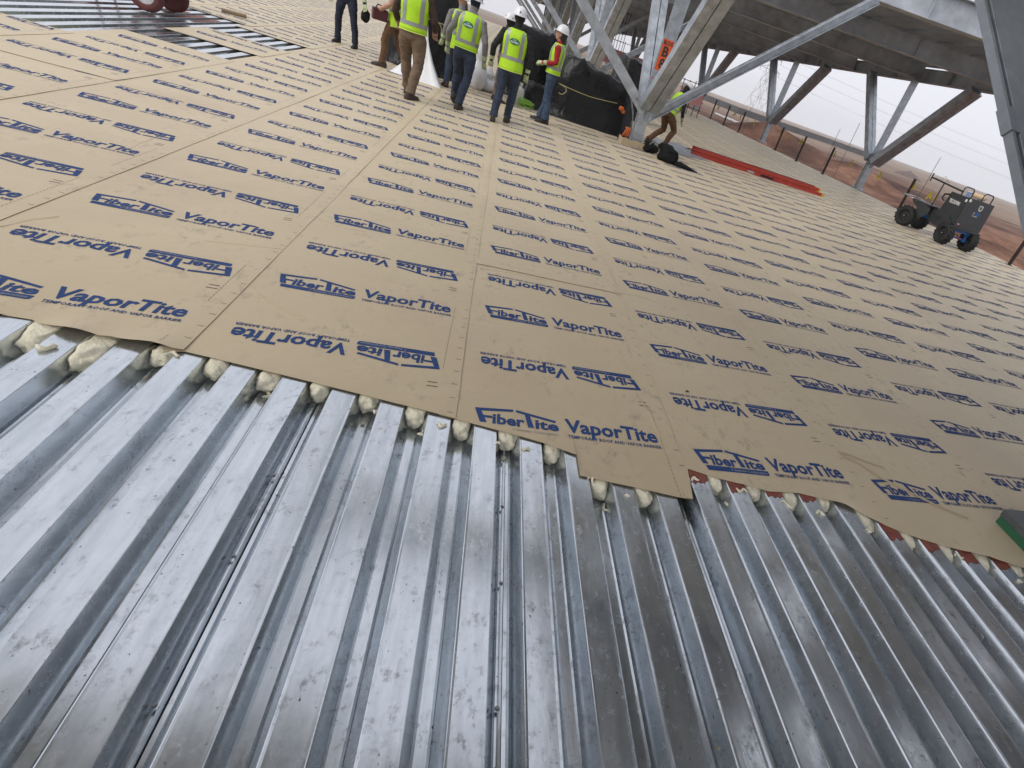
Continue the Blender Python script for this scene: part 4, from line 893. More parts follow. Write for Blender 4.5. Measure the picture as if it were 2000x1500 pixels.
# ------------------------------------------------------------------ red extension ladder
M_RED = mat('red_fibreglass', (.40, .032, .015), .38, var=.15, scale=6, coat=.2); M_ALU = mat('aluminium', (.55, .55, .56), .35, .9, var=.1); M_YEL = mat('yellow_plastic', (.55, .40, .03), .5)
LA, LB = Vector((4.98, 14.02, 0)), Vector((9.12, 13.80, 0)); LD = (LB-LA).normalized(); LN = Vector((-LD.y, LD.x, 0)); LL = (LB-LA).length
lad = thing('extension_ladder', 'red extension ladder with silver rungs lying on the roof', 'ladder', LA, atan2(LD.y, LD.x))
for iy, y in enumerate((0, .40)):
    for sct, (z, x0, x1, dy) in enumerate(((.05, 0, LL, 0), (.15, .15, LL-.12, .035))):
        yy_ = y+(dy if iy == 0 else -dy); mb = MB(); mb.box(((x0+x1)/2, yy_, z), (x1-x0, .008, .088)); si = 1 if iy == 0 else -1
        for zz in (-.042, .042): mb.box(((x0+x1)/2, yy_+si*.0175, z+zz), (x1-x0, .027, .006))
        ro = mb.build('rail', M_RED, lad)
        if iy == 0 and sct == 0:
            for (u0, u1, m_) in ((1.75, 1.95, M_GALV), (2.15, 2.55, M_BLKC)): mb = MB(); mb.box(((u0+u1)/2, -.0055, z), (u1-u0, .002, .05)); mb.build('label', m_, ro)
        if sct == 0:
            mb = MB(); mb.box((LL+.03, yy_+si*.01, z), (.07, .055, .096)); bevel(mb.build('foot', M_YEL, lad), .008); mb = MB(); mb.box((-.01, yy_+si*.01, z), (.09, .05, .10)); mb.build('end_cap', M_GALV, lad)
        else: mb = MB(); mb.box((x1+.02, yy_+si*.01, z), (.05, .05, .092)); mb.build('end_cap', M_YEL, lad)
for sct, (z, x0, y0, y1) in enumerate(((.05, .2, .004, .396), (.15, .34, .039, .361))):
    k = 0
    while x0+k*.305 < LL-.25:
        mb = MB(); mb.tube([(x0+k*.305, y0, z), (x0+k*.305, y1, z)], .016, 8); mb.build('rung', M_ALU, lad, smooth=True); k += 1

# ------------------------------------------------------------------ black four-wheeled anchor cart
M_CART = mat('charcoal_steel', (.035, .040, .042), .5, .2, var=.2, scale=6); M_PANEL = mat('gloss_black', (.008, .008, .009), .22, var=.3, coat=.4); M_CBLUE = mat('blue_steel', (.02, .13, .42), .4, var=.1); M_TYRE = mat('tyre_rubber', (.014, .014, .015), .75, var=.3, bump=.3, bscale=30); M_DUST = mat('dusty_tread', (.20, .20, .19), .9, var=.3)
cart = thing('anchor_cart', 'black four wheeled roof cart lettered TIE DOWN with blue axle frame', 'cart', (12.02, 11.72, 0), radians(20)); cart.scale = (1.15, 1.15, 1.15)
def wheel(x, y, parent, r=.245, w=.19):
    s = 1
    mb = MB(); mb.lathe([(.135, -w*.42), (.17, -w*.5), (r*.90, -w*.48), (r*.985, -w*.3), (r, 0), (r*.985, w*.3), (r*.90, w*.48), (.17, w*.5), (.135, w*.42)], axis='x', n=32, cap=False); t_ = mb.build('tyre', M_TYRE, None, smooth=True)
    wo = link('wheel', t_.data, parent); bpy.data.objects.remove(t_); wo.location = (x, y, r+.001)
    mb = MB()
    for i in range(16):
        a = 2*pi*i/16
        for sgn in (-1, 1): mb.box((sgn*w*.22, (r+.001)*cos(a+.1*sgn), (r+.001)*sin(a+.1*sgn)), (w*.36, .030, .018), M=Matrix.Rotation(a+.1*sgn-pi/2, 3, 'X'))
    mb.build('tread_lug', M_TYRE, wo)
    mb = MB(); mb.lathe([(0, -w*.30), (.04, -w*.34), (.05, -w*.22), (.115, -w*.20), (.134, -w*.40), (.134, w*.40), (.115, w*.2), (.05, w*.22), (0, w*.3)], axis='x', n=24); mb.build('rim', M_BLACK, wo, smooth=False)
    mb = MB(); mb.ball((-w*.36, 0, 0), .014, nu=8, nv=6); mb.build('axle_nut', M_ALU, wo); return wo
for x, y in ((.02, 0), (.74, 0), (.02, 1.30), (.74, 1.30)): wheel(x, y, cart)
def prism(pts, x0, x1, name, m, parent):      # outline in (y, z), extruded along x
    k = len(pts); mb = MB(); mb.add([(x0, y, z) for y, z in pts]+[(x1, y, z) for y, z in pts], [tuple(range(k)), tuple(reversed(range(k, 2*k)))]+[(i, i+k, (i+1) % k+k, (i+1) % k) for i in range(k)]); return mb.build(name, m, parent, fix=True)
body = prism([(-.10, .50), (.62, .50), (.62, .62), (.56, 1.13), (-.06, 1.13)], .06, .72, 'body', M_CART, cart); bevel(body, .012)
pn = prism([(-.134, .485), (-.112, .485), (-.072, 1.15), (-.094, 1.15)], .03, .76, 'front_panel', M_PANEL, cart)
sp_ = prism([(.33, .30), (.74, .33), (.80, .40), (.74, .64), (.20, .64), (-.02, .50), (.14, .50), (.24, .44)], .034, .058, 'side_plate', M_CART, cart)
mb = MB(); mb.box((.030, .48, .50), (.008, .13, .045)); mb.build('hand_hole', M_BLACK, sp_)
bum = MB(); bum.box((.38, -.10, .455), (.86, .12, .055)); bevel(bum.build('bumper', M_CART, cart), .012)
mb = MB(); mb.box((.38, -.03, .395), (.60, .05, .06)); mb.box((.20, -.03, .28), (.055, .05, .18)); mb.box((.58, -.03, .28), (.055, .05, .18)); mb.box((.38, .0, .235), (.60, .04, .04)); mb.build('axle_frame', M_CBLUE, cart)
mb = MB(); mb.tube([(.27, -.10, .33), (.30, -.13, .26), (.36, -.12, .22), (.42, -.10, .27)], .016, 8); mb.build('chain', mat('maroon_chain', (.16, .03, .02), .6), cart)
mb = MB(); mb.box((.38, .98, .40), (.14, .75, .08)); mb.box((.38, .70, .50), (.16, .14, .14)); mb.build('drawbar', M_CBLUE, cart)
for x0 in (.10, .64): prism([(.86, .46), (1.02, .30), (1.14, .36), (1.18, .52), (1.34, .60), (1.40, .66), (1.0, .66), (.86, .60)], x0-.012, x0+.012, 'rear_plate', M_CART, cart)
mb = MB(); mb.box((.37, 1.12, .672), (.60, .52, .020)); mb.build('rear_deck', M_CART, cart)
mb = MB(); mb.tube([(.10, 1.25, .66), (.10, 1.66, .70), (.64, 1.66, .70), (.64, 1.25, .66)], .017, 8); mb.build('push_bar', M_ALU, cart, smooth=True)
mb = MB(); mb.tube([(.37, 1.02, .68), (.37, 1.02, 1.24)], .016, 8); mb.tube([(.37, 1.38, 1.26), (.37, .50, 1.20)], .020, 8); mb.tube([(.37, 1.38, 1.16), (.37, 1.38, 1.36)], .016, 8); mb.build('boom', M_BLACK, cart)
for x0, x1, y in ((.12, .40, .30), (.46, .72, .02)):
    mb = MB(); z0, z1 = 1.131, 1.33; mb.tube([(x0, y, z0), (x0, y, z1-.05), (x0+.04, y, z1), (x1-.04, y, z1), (x1, y, z1-.05), (x1, y, z0)], .014, 8); mb.build('top_rail', M_CART, cart, smooth=True)
mb = MB(); mb.tube([(.06, .56, 1.05), (.02, .68, 1.02), (.02, .68, .92), (.06, .62, .88)], .022, 6); mb.build('side_handle', M_BLACK, cart)
mb = MB(); sl_ = (.06)/.51
put_text(mb, 'TIE DOWN', (.0585, .47, .90), (0, -1, 0), (0, 0, 1), width=.36, height=.085, bold=.03, lift=.002); mb.build('lettering', M_WHT, body)['label'] = 'white TIE DOWN lettering'
tz = Vector((0, .06, 1)).normalized(); fo = lambda x, z: Vector((x, -.134+(z-.485)*.0602, z))
mb = MB(); put_text(mb, 'X8', fo(.38, .83), (1, 0, 0), tz, width=.12, height=.075, bold=.03, lift=.003); mb.build('lettering', M_CBLUE, pn); mb = MB(); put_text(mb, 'r', fo(.33, .83), (1, 0, 0), tz, width=.04, height=.06, bold=.03, lift=.003); mb.add([fo(x, z)+Vector((0, -.003, 0)) for x, z in ((.33, .80), (.47, .80), (.47, .815), (.33, .815))], [(0, 1, 2, 3)]); mb.build('lettering', M_GALV, pn)
mb = MB(); pts = [(.40, 1.06), (.50, 1.06), (.50, .97), (.45, .93), (.40, .97)]; mb.add([fo(x, z)+Vector((0, -.0035, 0)) for x, z in pts], [tuple(range(5))[::-1]]); sh_ = mb.build('shield', M_WHT, pn); sh_['label'] = 'white shield emblem'
mb = MB(); pts = [(.415, 1.045), (.485, 1.045), (.485, .98), (.45, .952), (.415, .98)]; mb.add([fo(x, z)+Vector((0, -.0045, 0)) for x, z in pts], [tuple(range(5))[::-1]]); mb.build('shield_field', mat('dark_grey_print', (.08, .08, .08), .5), sh_)
mb = MB(); mb.add([fo(x, z)+Vector((0, -.003, 0)) for x, z in ((.06, 1.06), (.12, 1.06), (.12, 1.12), (.06, 1.12))], [(0, 1, 2, 3)]); mb.build('sticker', M_WHT, pn)
mb = MB(); mb.box((.0585, -.02, 1.06), (.003, .06, .06)); mb.build('sticker', M_WHT, body)
mb = MB(); mb.add([fo(x, z)+Vector((0, -.003, 0)) for x, z in ((.08, .53), (.14, .53), (.14, .56), (.08, .56))], [(0, 1, 2, 3)]); mb.build('sticker', mat('pink_sticker', (.6, .25, .3), .5), pn)

# the front unit of the cart is steered a little towards the camera
PV = Vector((.38, .30, 0)); RQ = Matrix.Rotation(radians(-24), 3, 'Z')
for o in list(cart.children):
    if o.name.split('.')[0] in ('body', 'front_panel', 'side_plate', 'bumper', 'axle_frame', 'chain', 'top_rail', 'side_handle') or (o.name.startswith('wheel') and o.location.y < .5):
        o.location = RQ @ (o.location-PV) + PV; o.rotation_euler = (0, 0, radians(-24))
mb = MB(); mb.box((0, 0, 0), (.26, .14, .20)); bevel(mb.build('case_shell', mat('maroon_case', (.07, .012, .016), .5), None), .02); o = bpy.context.scene.objects['case_shell']
tc_ = thing('tool_case', 'maroon tool case carried by the brown trousered person', 'case', at_y(742, 28, 12.2), .4); o.parent = tc_; mb = MB(); mb.tube([(-.07, 0, .10), (-.05, 0, .15), (.05, 0, .15), (.07, 0, .10)], .012, 6); mb.build('handle', M_BLACK, tc_)
bb_ = thing('tool_pouch', 'black tool pouch hanging from the gloved hand of the person in dark clothes', 'pouch', at_y(714, 27, 13.75)); blob('pouch', (0, 0, -.04), (.08, .06, .12), 3.9, bb_, M_NYL, flat=False); mb = MB(); mb.tube([(-.05, 0, .05), (0, 0, .13), (.05, 0, .05)], .009, 6); mb.build('strap', M_NYL, bb_)
# ------------------------------------------------------------------ red two-wheeled barrow at the top left
M_OXR = mat('oxide_red', (.10, .018, .014), .6, var=.4, scale=12); M_RIMW = mat('dirty_white_rim', (.50, .48, .47), .5, var=.25, scale=20)
br = thing('primer_barrow', 'dark red two wheeled barrow standing on the bare deck', 'barrow', (-5.06, 10.82, 0), pi/2)
for x in (-.36, .36):
    mb = MB(); mb.lathe([(.12, -.045), (.16, -.055), (.205, -.05), (.225, 0), (.205, .05), (.16, .055), (.12, .045)], axis='x', n=28, cap=False); t_ = mb.build('wheel', M_OXR, br, smooth=True); t_.location = (x, 0, .226)
    mb = MB(); mb.lathe([(0, -.02), (.05, -.03), (.12, -.03), (.125, -.048), (.125, .048), (.12, .03), (.05, .03), (0, .02)], axis='x', n=24); mb.build('rim', M_RIMW if x < 0 else M_OXR, t_)
mb = MB(); mb.tube([(-.36, 0, .226), (.36, 0, .226)], .02, 8); mb.build('axle', M_OXR, br)
prism([(-.10, .30), (.50, .34), (.62, .70), (-.26, .66)], -.28, .28, 'tub', M_OXR, br)
for s in (-1, 1): mb = MB(); mb.tube([(s*.22, -.05, .27), (s*.25, .6, .45), (s*.27, 1.2, .80)], .018, 8); mb.build('handle', M_OXR, br)
mb = MB(); mb.tube([(-.22, .62, .46), (-.22, .70, .006), (.22, .70, .006), (.22, .62, .46)], .016, 8); mb.build('stand', M_OXR, br)
mb = MB(); n_ = 20; pts = [(-4.86+.20*cos(2*pi*i/n_)*(1+.3*nz(i*.9, 3)), 11.05+.65*sin(2*pi*i/n_)*(1+.2*nz(i*.8, 9))) for i in range(n_)]
for nn_ in range(-26, -23):
    mid = chan_x(nn_)+PITCH/2; ya = 10.75+.2*rnd.random(); yb3 = 11.5+.3*rnd.random(); mb = MB(); k = 12; vs = []
    for i in range(k+1): y_ = lerp(ya, yb3, i/k); w_ = (TOPW/2-.004)*(.75+.25*sin(pi*i/k)); vs += [(mid-w_, y_, .0014), (mid+w_, y_, .0014)]
    mb.add(vs, [(2*i, 2*i+1, 2*i+3, 2*i+2) for i in range(k)]); mb.build('primer_patch', M_PRIM, deck)
M_ROLL = mat('kraft_core', (.30, .22, .13), .8)
mb = MB(); mb.lathe([(.02, 0), (.035, 0), (.035, .38), (.02, .38), (.02, 0)], n=16); ro = mb.build('membrane_offcut_roll', M_ROLL, None, smooth=False); ro.rotation_euler = (pi/2, 0, -1.1); ro.location = (-4.75, 13.1, .046); tag(ro, 'small brown roll of offcut membrane at the top edge', 'roll')

# ------------------------------------------------------------------ perimeter posts with yellow flags
M_POST = mat('dark_brown_post', (.022, .014, .013), .6, var=.3); M_FLAG = mat('yellow_flagging', (.66, .55, .03), .6)
posts = [(1387, 232), (1412, 245), (1441, 259), (1513, 294), (1554, 315), (1606, 340), (1755, 409), (1970, 518)]; pxyz = []
PL = ['farthest dark perimeter post along the roof edge', 'second farthest dark perimeter post', 'dark perimeter post just beyond the second edge support', 'dark perimeter post above the middle of the ladder', 'dark perimeter post beyond the right half of the ladder', 'dark perimeter post with a tall thin rod behind it', 'dark perimeter post standing behind the cart', 'nearest dark perimeter post, cut by the right border']
for i, p in enumerate(posts):
    g_ = gp(*p); po = thing('perimeter_post', PL[i], 'post', (g_.x, g_.y, 0), 0, 'warning line posts along the roof edge'); pxyz.append(g_)
    mb = MB(); mb.box((0, 0, .585), (.068, .068, 1.13)); mb.build('upright', M_POST, po); mb = MB(); mb.box((0, 0, .010), (.15, .15, .02)); mb.build('foot_plate', M_POST, po); mb = MB(); mb.box((0, 0, 1.155), (.072, .072, .01)); mb.build('cap', M_POST, po)
mb = MB(); pts = []
for a_, b_ in zip(pxyz, pxyz[1:]):
    for k in range(8): t = k/8; pts.append(Vector((lerp(a_.x, b_.x, t), lerp(a_.y, b_.y, t), 1.06-.10*sin(pi*t))))
pts.append(pxyz[-1]+Vector((0, 0, 1.06))); mb.tube([p+Vector((0, -.042, 0)) for p in pts], .003, 5); tag(mb.build('warning_line', M_POST, None), 'thin wire strung between the perimeter posts', 'wire')
def line_at(y):
    for a_, b_ in zip(pxyz, pxyz[1:]):
        if b_.y <= y <= a_.y: t = (y-a_.y)/(b_.y-a_.y); return Vector((lerp(a_.x, b_.x, t), y-.042, 1.06-.10*sin(pi*t)))
    return None
for i, px in enumerate([(1394, 199), (1437, 215), (1449, 221), (1476, 238), (1527, 255), (1543, 259), (1569, 268), (1632, 300), (1668, 311), (1722, 332), (1787, 352), (1820, 368), (1830, 375)]):
    best = min((line_at(34.6-.1*k) for k in range(225) if line_at(34.6-.1*k)), key=lambda P: abs((lambda d: CX+F_PX*d.dot(RT)/d.dot(FW))(P-Vector((0, 0, CAMH)))-px[0]))
    mb = MB()
    for k in range(3):
        d = Vector((.05*nz(i*1.7, k), .05*nz(k, i*2.1), 0)); w_ = .03; rows = [(best+d*u*3+Vector((w_*(k-1)*1.2*u, 0, -.30*u*(1-.12*k))), .020+.012*u) for u in (0, .35, .7, 1)]; vs = []
        for c_, hw in rows: tv = Vector((cos(i+k), sin(i+k), 0))*hw; nn_ = Vector((-sin(i+k), cos(i+k), 0))*.0015; vs += [c_-tv-nn_, c_+tv-nn_, c_+tv+nn_, c_-tv+nn_]
        mb.add(vs, [(4*r_+j, 4*r_+(j+1) % 4, 4*r_+4+(j+1) % 4, 4*r_+4+j) for r_ in range(3) for j in range(4)]+[(3, 2, 1, 0), (12, 13, 14, 15)])
    tag(mb.build('warning_flag', M_FLAG, None), 'yellow warning ribbon on the perimeter wire, %s from the left' % ordinal(i), 'flag', 'yellow ribbons on the perimeter wire')
# thin rods standing up beyond the posts, red bands on the edge supports
M_ROD = mat('grey_rod', (.20, .20, .21), .6, .4)
for i, (top, bot, Y) in enumerate((((1658, 232), (1632, 290), 23.0), ((1623, 245), (1611, 272), 27), ((1813, 299), (1790, 345), 18.6), ((1457, 197), (1449, 216), 37))):
    a_, b_ = at_y(*top, Y), at_y(*bot, Y); b_.z = -4.05; a_.x = b_.x = (a_.x+b_.x)/2+.6; mb = MB(); mb.tube([b_, a_], .012, 6); tag(mb.build('thin_rod', M_ROD, None), ['tallest thin grey rod standing beyond the roof edge', 'short thin grey rod left of the tallest one', 'thin grey rod rising behind the post by the cart', 'thin grey rod near the far lattice pylon'][i], 'rod')
# scaffold guards with pink netting at the far end of the roof
M_REBAR = mat('rusty_bar', (.09, .05, .045), .8, .2); M_NET = mat('pink_netting', (.72, .34, .35), .8, var=.1)
def guard(name, label, x, y, w, h, rz, net=(.35, .75), nx=4, nzr=4, cat='guard frame'):
    g_ = thing(name, label, cat, (x, y, 0), rz, 'scaffold guards at the far end'); mb = MB()
    for i in range(nx+1): mb = MB(); mb.tube([(w*i/nx, 0, 0), (w*i/nx, 0, h*(1+.08*nz(i*3, x)))], .022, 6); mb.build('upright', M_REBAR, g_)
    for k in range(1, nzr+1): mb = MB(); mb.tube([(-.1, .026, h*k/nzr*.97), (w+.1, .026, h*k/nzr*.97)], .018, 6); mb.build('rail', M_REBAR, g_)
    if net: mb = MB(); mb.add([(0, -.025, h*net[0]), (w, -.025, h*net[0]), (w, -.025, h*net[1]), (0, -.025, h*net[1]), (0, -.028, h*net[0]), (w, -.028, h*net[0]), (w, -.028, h*net[1]), (0, -.028, h*net[1])], [(0, 1, 2, 3), (7, 6, 5, 4), (0, 4, 5, 1), (2, 6, 7, 3)]); mb.build('netting', M_NET, g_)
    return g_
guard('scaffold_guard', 'long guard frame with pink netting seen behind the thin brace', 6.2, 44.0, 5.6, 2.6, -.12, nx=6); guard('scaffold_guard', 'guard frame with pink netting beside the stooping helmet', 9.35, 31.0, 1.3, 1.7, -.25, nx=4)
guard('rebar_cage', 'tall narrow rusty bar cage left of the pink netting', 5.2, 38.0, .7, 2.6, .4, None, 4, 9, 'bar cage'); guard('rebar_cage', 'tall rusty bar cage rising above the pink netting', 7.4, 46.0, .9, 4.6, -.2, None, 4, 7, 'bar cage')
# ================================================================== building below, desert, far site
GZ = -4.0
bw = MB()
ys = [-5+2*i for i in range(50)]
for a_, b_ in zip(ys, ys[1:]):
    bw.add([(roof_edge(a_)-.06, a_, -.012), (roof_edge(b_)-.06, b_, -.012), (roof_edge(b_)-.06, b_, GZ-.3), (roof_edge(a_)-.06, a_, GZ-.3)], [(0, 1, 2, 3)])
bw.add([(-30, 93, -.012), (roof_edge(93)-.06, 93, -.012), (roof_edge(93)-.06, 93, GZ-.3), (-30, 93, GZ-.3)], [(3, 2, 1, 0)])
wl = tag(bw.build('building_wall', mat('grey_cladding', (.30, .30, .30), .6, .2), None), 'plain grey wall below the roof edge', 'wall')
mb = MB(); mb.add([(-30, -6, -.11), (15.2, -6, -.11), (15.2, 10, -.11), (roof_edge(93)-.1, 93, -.11), (-30, 93, -.11)], [(0, 1, 2, 3, 4)]); lb = mb.build('roof_underlay', mat('dark_steel', (.10, .10, .105), .7), None); lb['kind'] = 'structure'  # flat dark grey sheet below the deck
mb = MB()
for a_, b_ in zip(ys, ys[1:]):
    p, q = Vector((roof_edge(a_)-.02, a_, -.03)), Vector((roof_edge(b_)-.02, b_, -.03)); mb.bar(p, q, .05, .06)
tag(mb.build('edge_angle', M_GALV, None), 'thin steel angle along the roof edge', 'edge trim')

def desert_material():
    m = bpy.data.materials.new('desert'); m.use_nodes = True; t = m.node_tree; b = t.nodes['Principled BSDF']; L = t.links.new
    tc = nd(t, 'ShaderNodeTexCoord')
    def noise_(s, d, st=(1, 1, 1)):
        mp = nd(t, 'ShaderNodeMapping'); mp.inputs['Scale'].default_value = st; L(tc.outputs['Object'], mp.inputs[0]); n = nd(t, 'ShaderNodeTexNoise'); n.inputs['Scale'].default_value = s; n.inputs['Detail'].default_value = d; L(mp.outputs[0], n.inputs['Vector']); return n.outputs['Fac']
    def ramp(src, stops):
        r = nd(t, 'ShaderNodeValToRGB'); L(src, r.inputs[0]); e = r.color_ramp.elements
        e[0].position, e[0].color = stops[0][0], (*stops[0][1], 1); e[1].position, e[1].color = stops[-1][0], (*stops[-1][1], 1)
        for p, c in stops[1:-1]: x = e.new(p); x.color = (*c, 1)
        return r.outputs[0]
    red = ramp(noise_(.11, 9), [(.36, (.060, .028, .019)), (.5, (.130, .061, .039)), (.64, (.25, .13, .085))]); fine = ramp(noise_(.7, 7), [(.38, (.42, .40, .38)), (.65, (1, 1, 1))])
    mx = nd(t, 'ShaderNodeMix', data_type='RGBA', blend_type='MULTIPLY'); mx.inputs[0].default_value = .55; L(red, mx.inputs[6]); L(fine, mx.inputs[7])
    plain = ramp(noise_(.012, 6, (1, 1, 1)), [(.35, (.19, .135, .10)), (.65, (.27, .20, .145))])
    # the dug-over site gives way to scrub plain away from the building
    sep = nd(t, 'ShaderNodeVectorMath', operation='LENGTH'); L(tc.outputs['Object'], sep.inputs[0]); ad = nd(t, 'ShaderNodeMath', operation='MULTIPLY_ADD'); L(noise_(.01, 4), ad.inputs[0]); ad.inputs[1].default_value = 160; L(sep.outputs['Value'], ad.inputs[2])
    mr = nd(t, 'ShaderNodeMapRange'); mr.inputs['From Min'].default_value = 210; mr.inputs['From Max'].default_value = 330; L(ad.outputs[0], mr.inputs['Value'])
    m2 = nd(t, 'ShaderNodeMix', data_type='RGBA'); L(mr.outputs[0], m2.inputs[0]); L(mx.outputs[2], m2.inputs[6]); L(plain, m2.inputs[7]); L(m2.outputs[2], b.inputs['Base Color'])
    b.inputs['Roughness'].default_value = .95; b.inputs['Specular IOR Level'].default_value = .1
    bp = nd(t, 'ShaderNodeBump'); bp.inputs['Strength'].default_value = .6; bp.inputs['Distance'].default_value = .5; L(noise_(.5, 8), bp.inputs['Height']); L(bp.outputs[0], b.inputs['Normal']); return m
M_DES = desert_material()
MOUNDS = []
def ground_z(x, y):
    r_ = sqrt(x*x+y*y); ed = x-roof_edge(max(-5, min(95, y))); k = min(1, max(0, (ed-4)/14)) if y < 95 else 1
    z = GZ + k*(1.2*nz(x*.035, y*.035, 1)+.9*nz(x*.10, y*.10, 2)+.40*nz(x*.3, y*.3, 3)+.15*nz(x*.9, y*.9, 4))*exp(-max(0, r_-60)/120)
    for mx_, my_, R_, h_ in MOUNDS:
        d = sqrt((x-mx_)**2+(y-my_)**2)
        if d < R_*1.15: z += h_*max(0, 1-(d/R_*(1+.18*nz(x*.3, y*.3, mx_))))**1.15
    return z
for px, py, zz, R_, h_ in ((1500, 268, -3, 10, 3.4), (1585, 300, -3.2, 9, 2.8), (1660, 335, -3.3, 9, 2.2), (1465, 262, -3.3, 7, 2.4), (1720, 350, -3, 12, 1.6), (1545, 288, -3, 8, 2.4), (1850, 420, -3.3, 9, 1.4), (1960, 470, -3.4, 8, 1.2)):
    g_ = gp(px, py, zz); MOUNDS.append((g_.x, g_.y, R_, h_))
mb = MB(); NA = 420; rs = [0.0]; r_ = 3.0
while r_ < 1590: rs.append(r_); r_ *= 1.028 if r_ > 14 else 1.25
vs = [(0, 0, GZ-.4)]
for r_ in rs[1:]:
    for j in range(NA):
        a_ = 2*pi*j/NA; x, y = r_*sin(a_), r_*cos(a_); vs.append((x, y, ground_z(x, y) if r_ < 700 else GZ))
fs = [(0, 1+(j+1) % NA, 1+j) for j in range(NA)]
for i in range(len(rs)-2):
    for j in range(NA): q = 1+i*NA; fs.append((q+j, q+(j+1) % NA, q+NA+(j+1) % NA, q+NA+j))
mb.add(vs, fs); go = mb.build('ground', M_DES, None, smooth=True); go['kind'] = 'structure'
# dark heap of spoil, long dark windbreak, white pipes laid out
M_SPOIL = mat('grey_brown_spoil', (.115, .085, .075), .95, var=.25, scale=.4, bump=.4, bscale=2)
def heap(c, rx, ry, h, lab, seed):
    mb = MB(); n = 30; vs = []
    for j in range(n+1):
        for i in range(n+1):
            a, b = -1+2*i/n, -1+2*j/n; d = sqrt(a*a+b*b); z = h*max(0, 1-d*(1+.15*nz(a*2+seed, b*2)))**.9; vs.append((c[0]+a*rx, c[1]+b*ry, c[2]-.3+z+.12*h*nz(a*5, b*5, seed)*(z > .05)))
    mb.add(vs, [(j*(n+1)+i, j*(n+1)+i+1, (j+1)*(n+1)+i+1, (j+1)*(n+1)+i) for j in range(n) for i in range(n)]); return tag(mb.build('spoil_heap', M_SPOIL, None, smooth=True), lab, 'spoil heap')
def far_pt(px, py): g_ = gp(px, py, GZ); return g_
g_ = far_pt(1772, 346); heap((g_.x, g_.y, GZ), 7.5, 6, 3.0, 'dark grey spoil heap on the red earth beyond the roof', 1.)
M_WB = mat('dark_windbreak', (.045, .043, .045), .9, var=.35, scale=.3); wp = [far_pt(1372, 194), far_pt(1440, 222), far_pt(1520, 249), far_pt(1600, 275), far_pt(1680, 303), far_pt(1715, 317)]
# keep the run at a believable 110-170 m: follow the same bearing at the distance of its middle
wp = [Vector((v.x, v.y, 0)) for v in wp]
for i, (a_, b_) in enumerate(zip(wp, wp[1:])):
    n_ = max(1, int((b_-a_).length/9))
    for k in range(n_):
        p, q = a_.lerp(b_, k/n_), a_.lerp(b_, (k+.97)/n_); mb = MB(); h = 3.1+.25*nz(i*3.1+k, 2); mb.bar(p+Vector((0, 0, GZ-.3+h/2)), q+Vector((0, 0, GZ-.3+h/2)), .25, h+.0)
        o = mb.build('windbreak_panel', M_WB, None)
        if i == 0 and k == 0: wroot = thing('windbreak', 'long dark windbreak fence across the far site', 'fence')
        o.parent = wroot
# lattice pylon
M_PYL = mat('pylon_steel', (.33, .33, .35), .7, .3)
def pylon(px_base, D, H, lab):
    v = ray(*px_base); v = Vector((v.x, v.y, 0)).normalized()*D; py_ = thing('lattice_pylon', lab, 'pylon', (v.x, v.y, GZ), 0.5); mb = MB(); lev = [(0, 5.5), (.28, 3.6), (.52, 2.2), (.68, 1.6), (.84, 1.3), (1, .25)]; t_ = .13
    C4 = lambda u, w: [Vector((sx*w, sy*w, u*H)) for sx, sy in ((-1, -1), (1, -1), (1, 1), (-1, 1))]
    for (u0, w0), (u1, w1) in zip(lev, lev[1:]):
        A_, B_ = C4(u0, w0), C4(u1, w1)
        for i in range(4): mb.bar(A_[i], B_[i], t_, t_); mb.bar(A_[i], B_[(i+1) % 4], t_*.7, t_*.7); mb.bar(A_[(i+1) % 4], B_[i], t_*.7, t_*.7); mb.bar(B_[i], B_[(i+1) % 4], t_*.7, t_*.7)
    mb.build('tower', M_PYL, py_)
    for u, w in ((.68, 9), (.84, 7), (.97, 4.5)):
        mb = MB()
        for s in (-1, 1):
            for sy in (-1, 1): mb.bar((s*1.2, sy*1.2, u*H), (s*w, 0, u*H), t_, t_); mb.bar((s*1.2, sy*1.2, u*H+2.0), (s*w, 0, u*H), t_, t_)
            mb.bar((s*w, 0, u*H), (s*w, 0, u*H-1.8), .2, .2)
        mb.build('cross_arm', M_PYL, py_)
    return v
pv = pylon((1474, 214), 330, 36, 'tall lattice pylon fading into the haze'); M_WIRE = mat('wire', (.25, .25, .27), .6)
for i, (u, w) in enumerate(((.68, 9), (.84, 7), (.97, 4.5))):
    for s in (-1, 1):
        st = pv+Vector((s*w*cos(.5), s*w*sin(.5), GZ+u*36-1.8)); d = Vector((.86, -.42, 0)).normalized(); pts = [st+d*(26*k)-Vector((0, 0, 9*4*(k/16)*(1-k/16))) for k in range(17)]; mb = MB(); mb.tube(pts, .035, 4); tag(mb.build('power_line', M_WIRE, None), 'thin power line running right from the lattice pylon', 'power line', 'power lines')
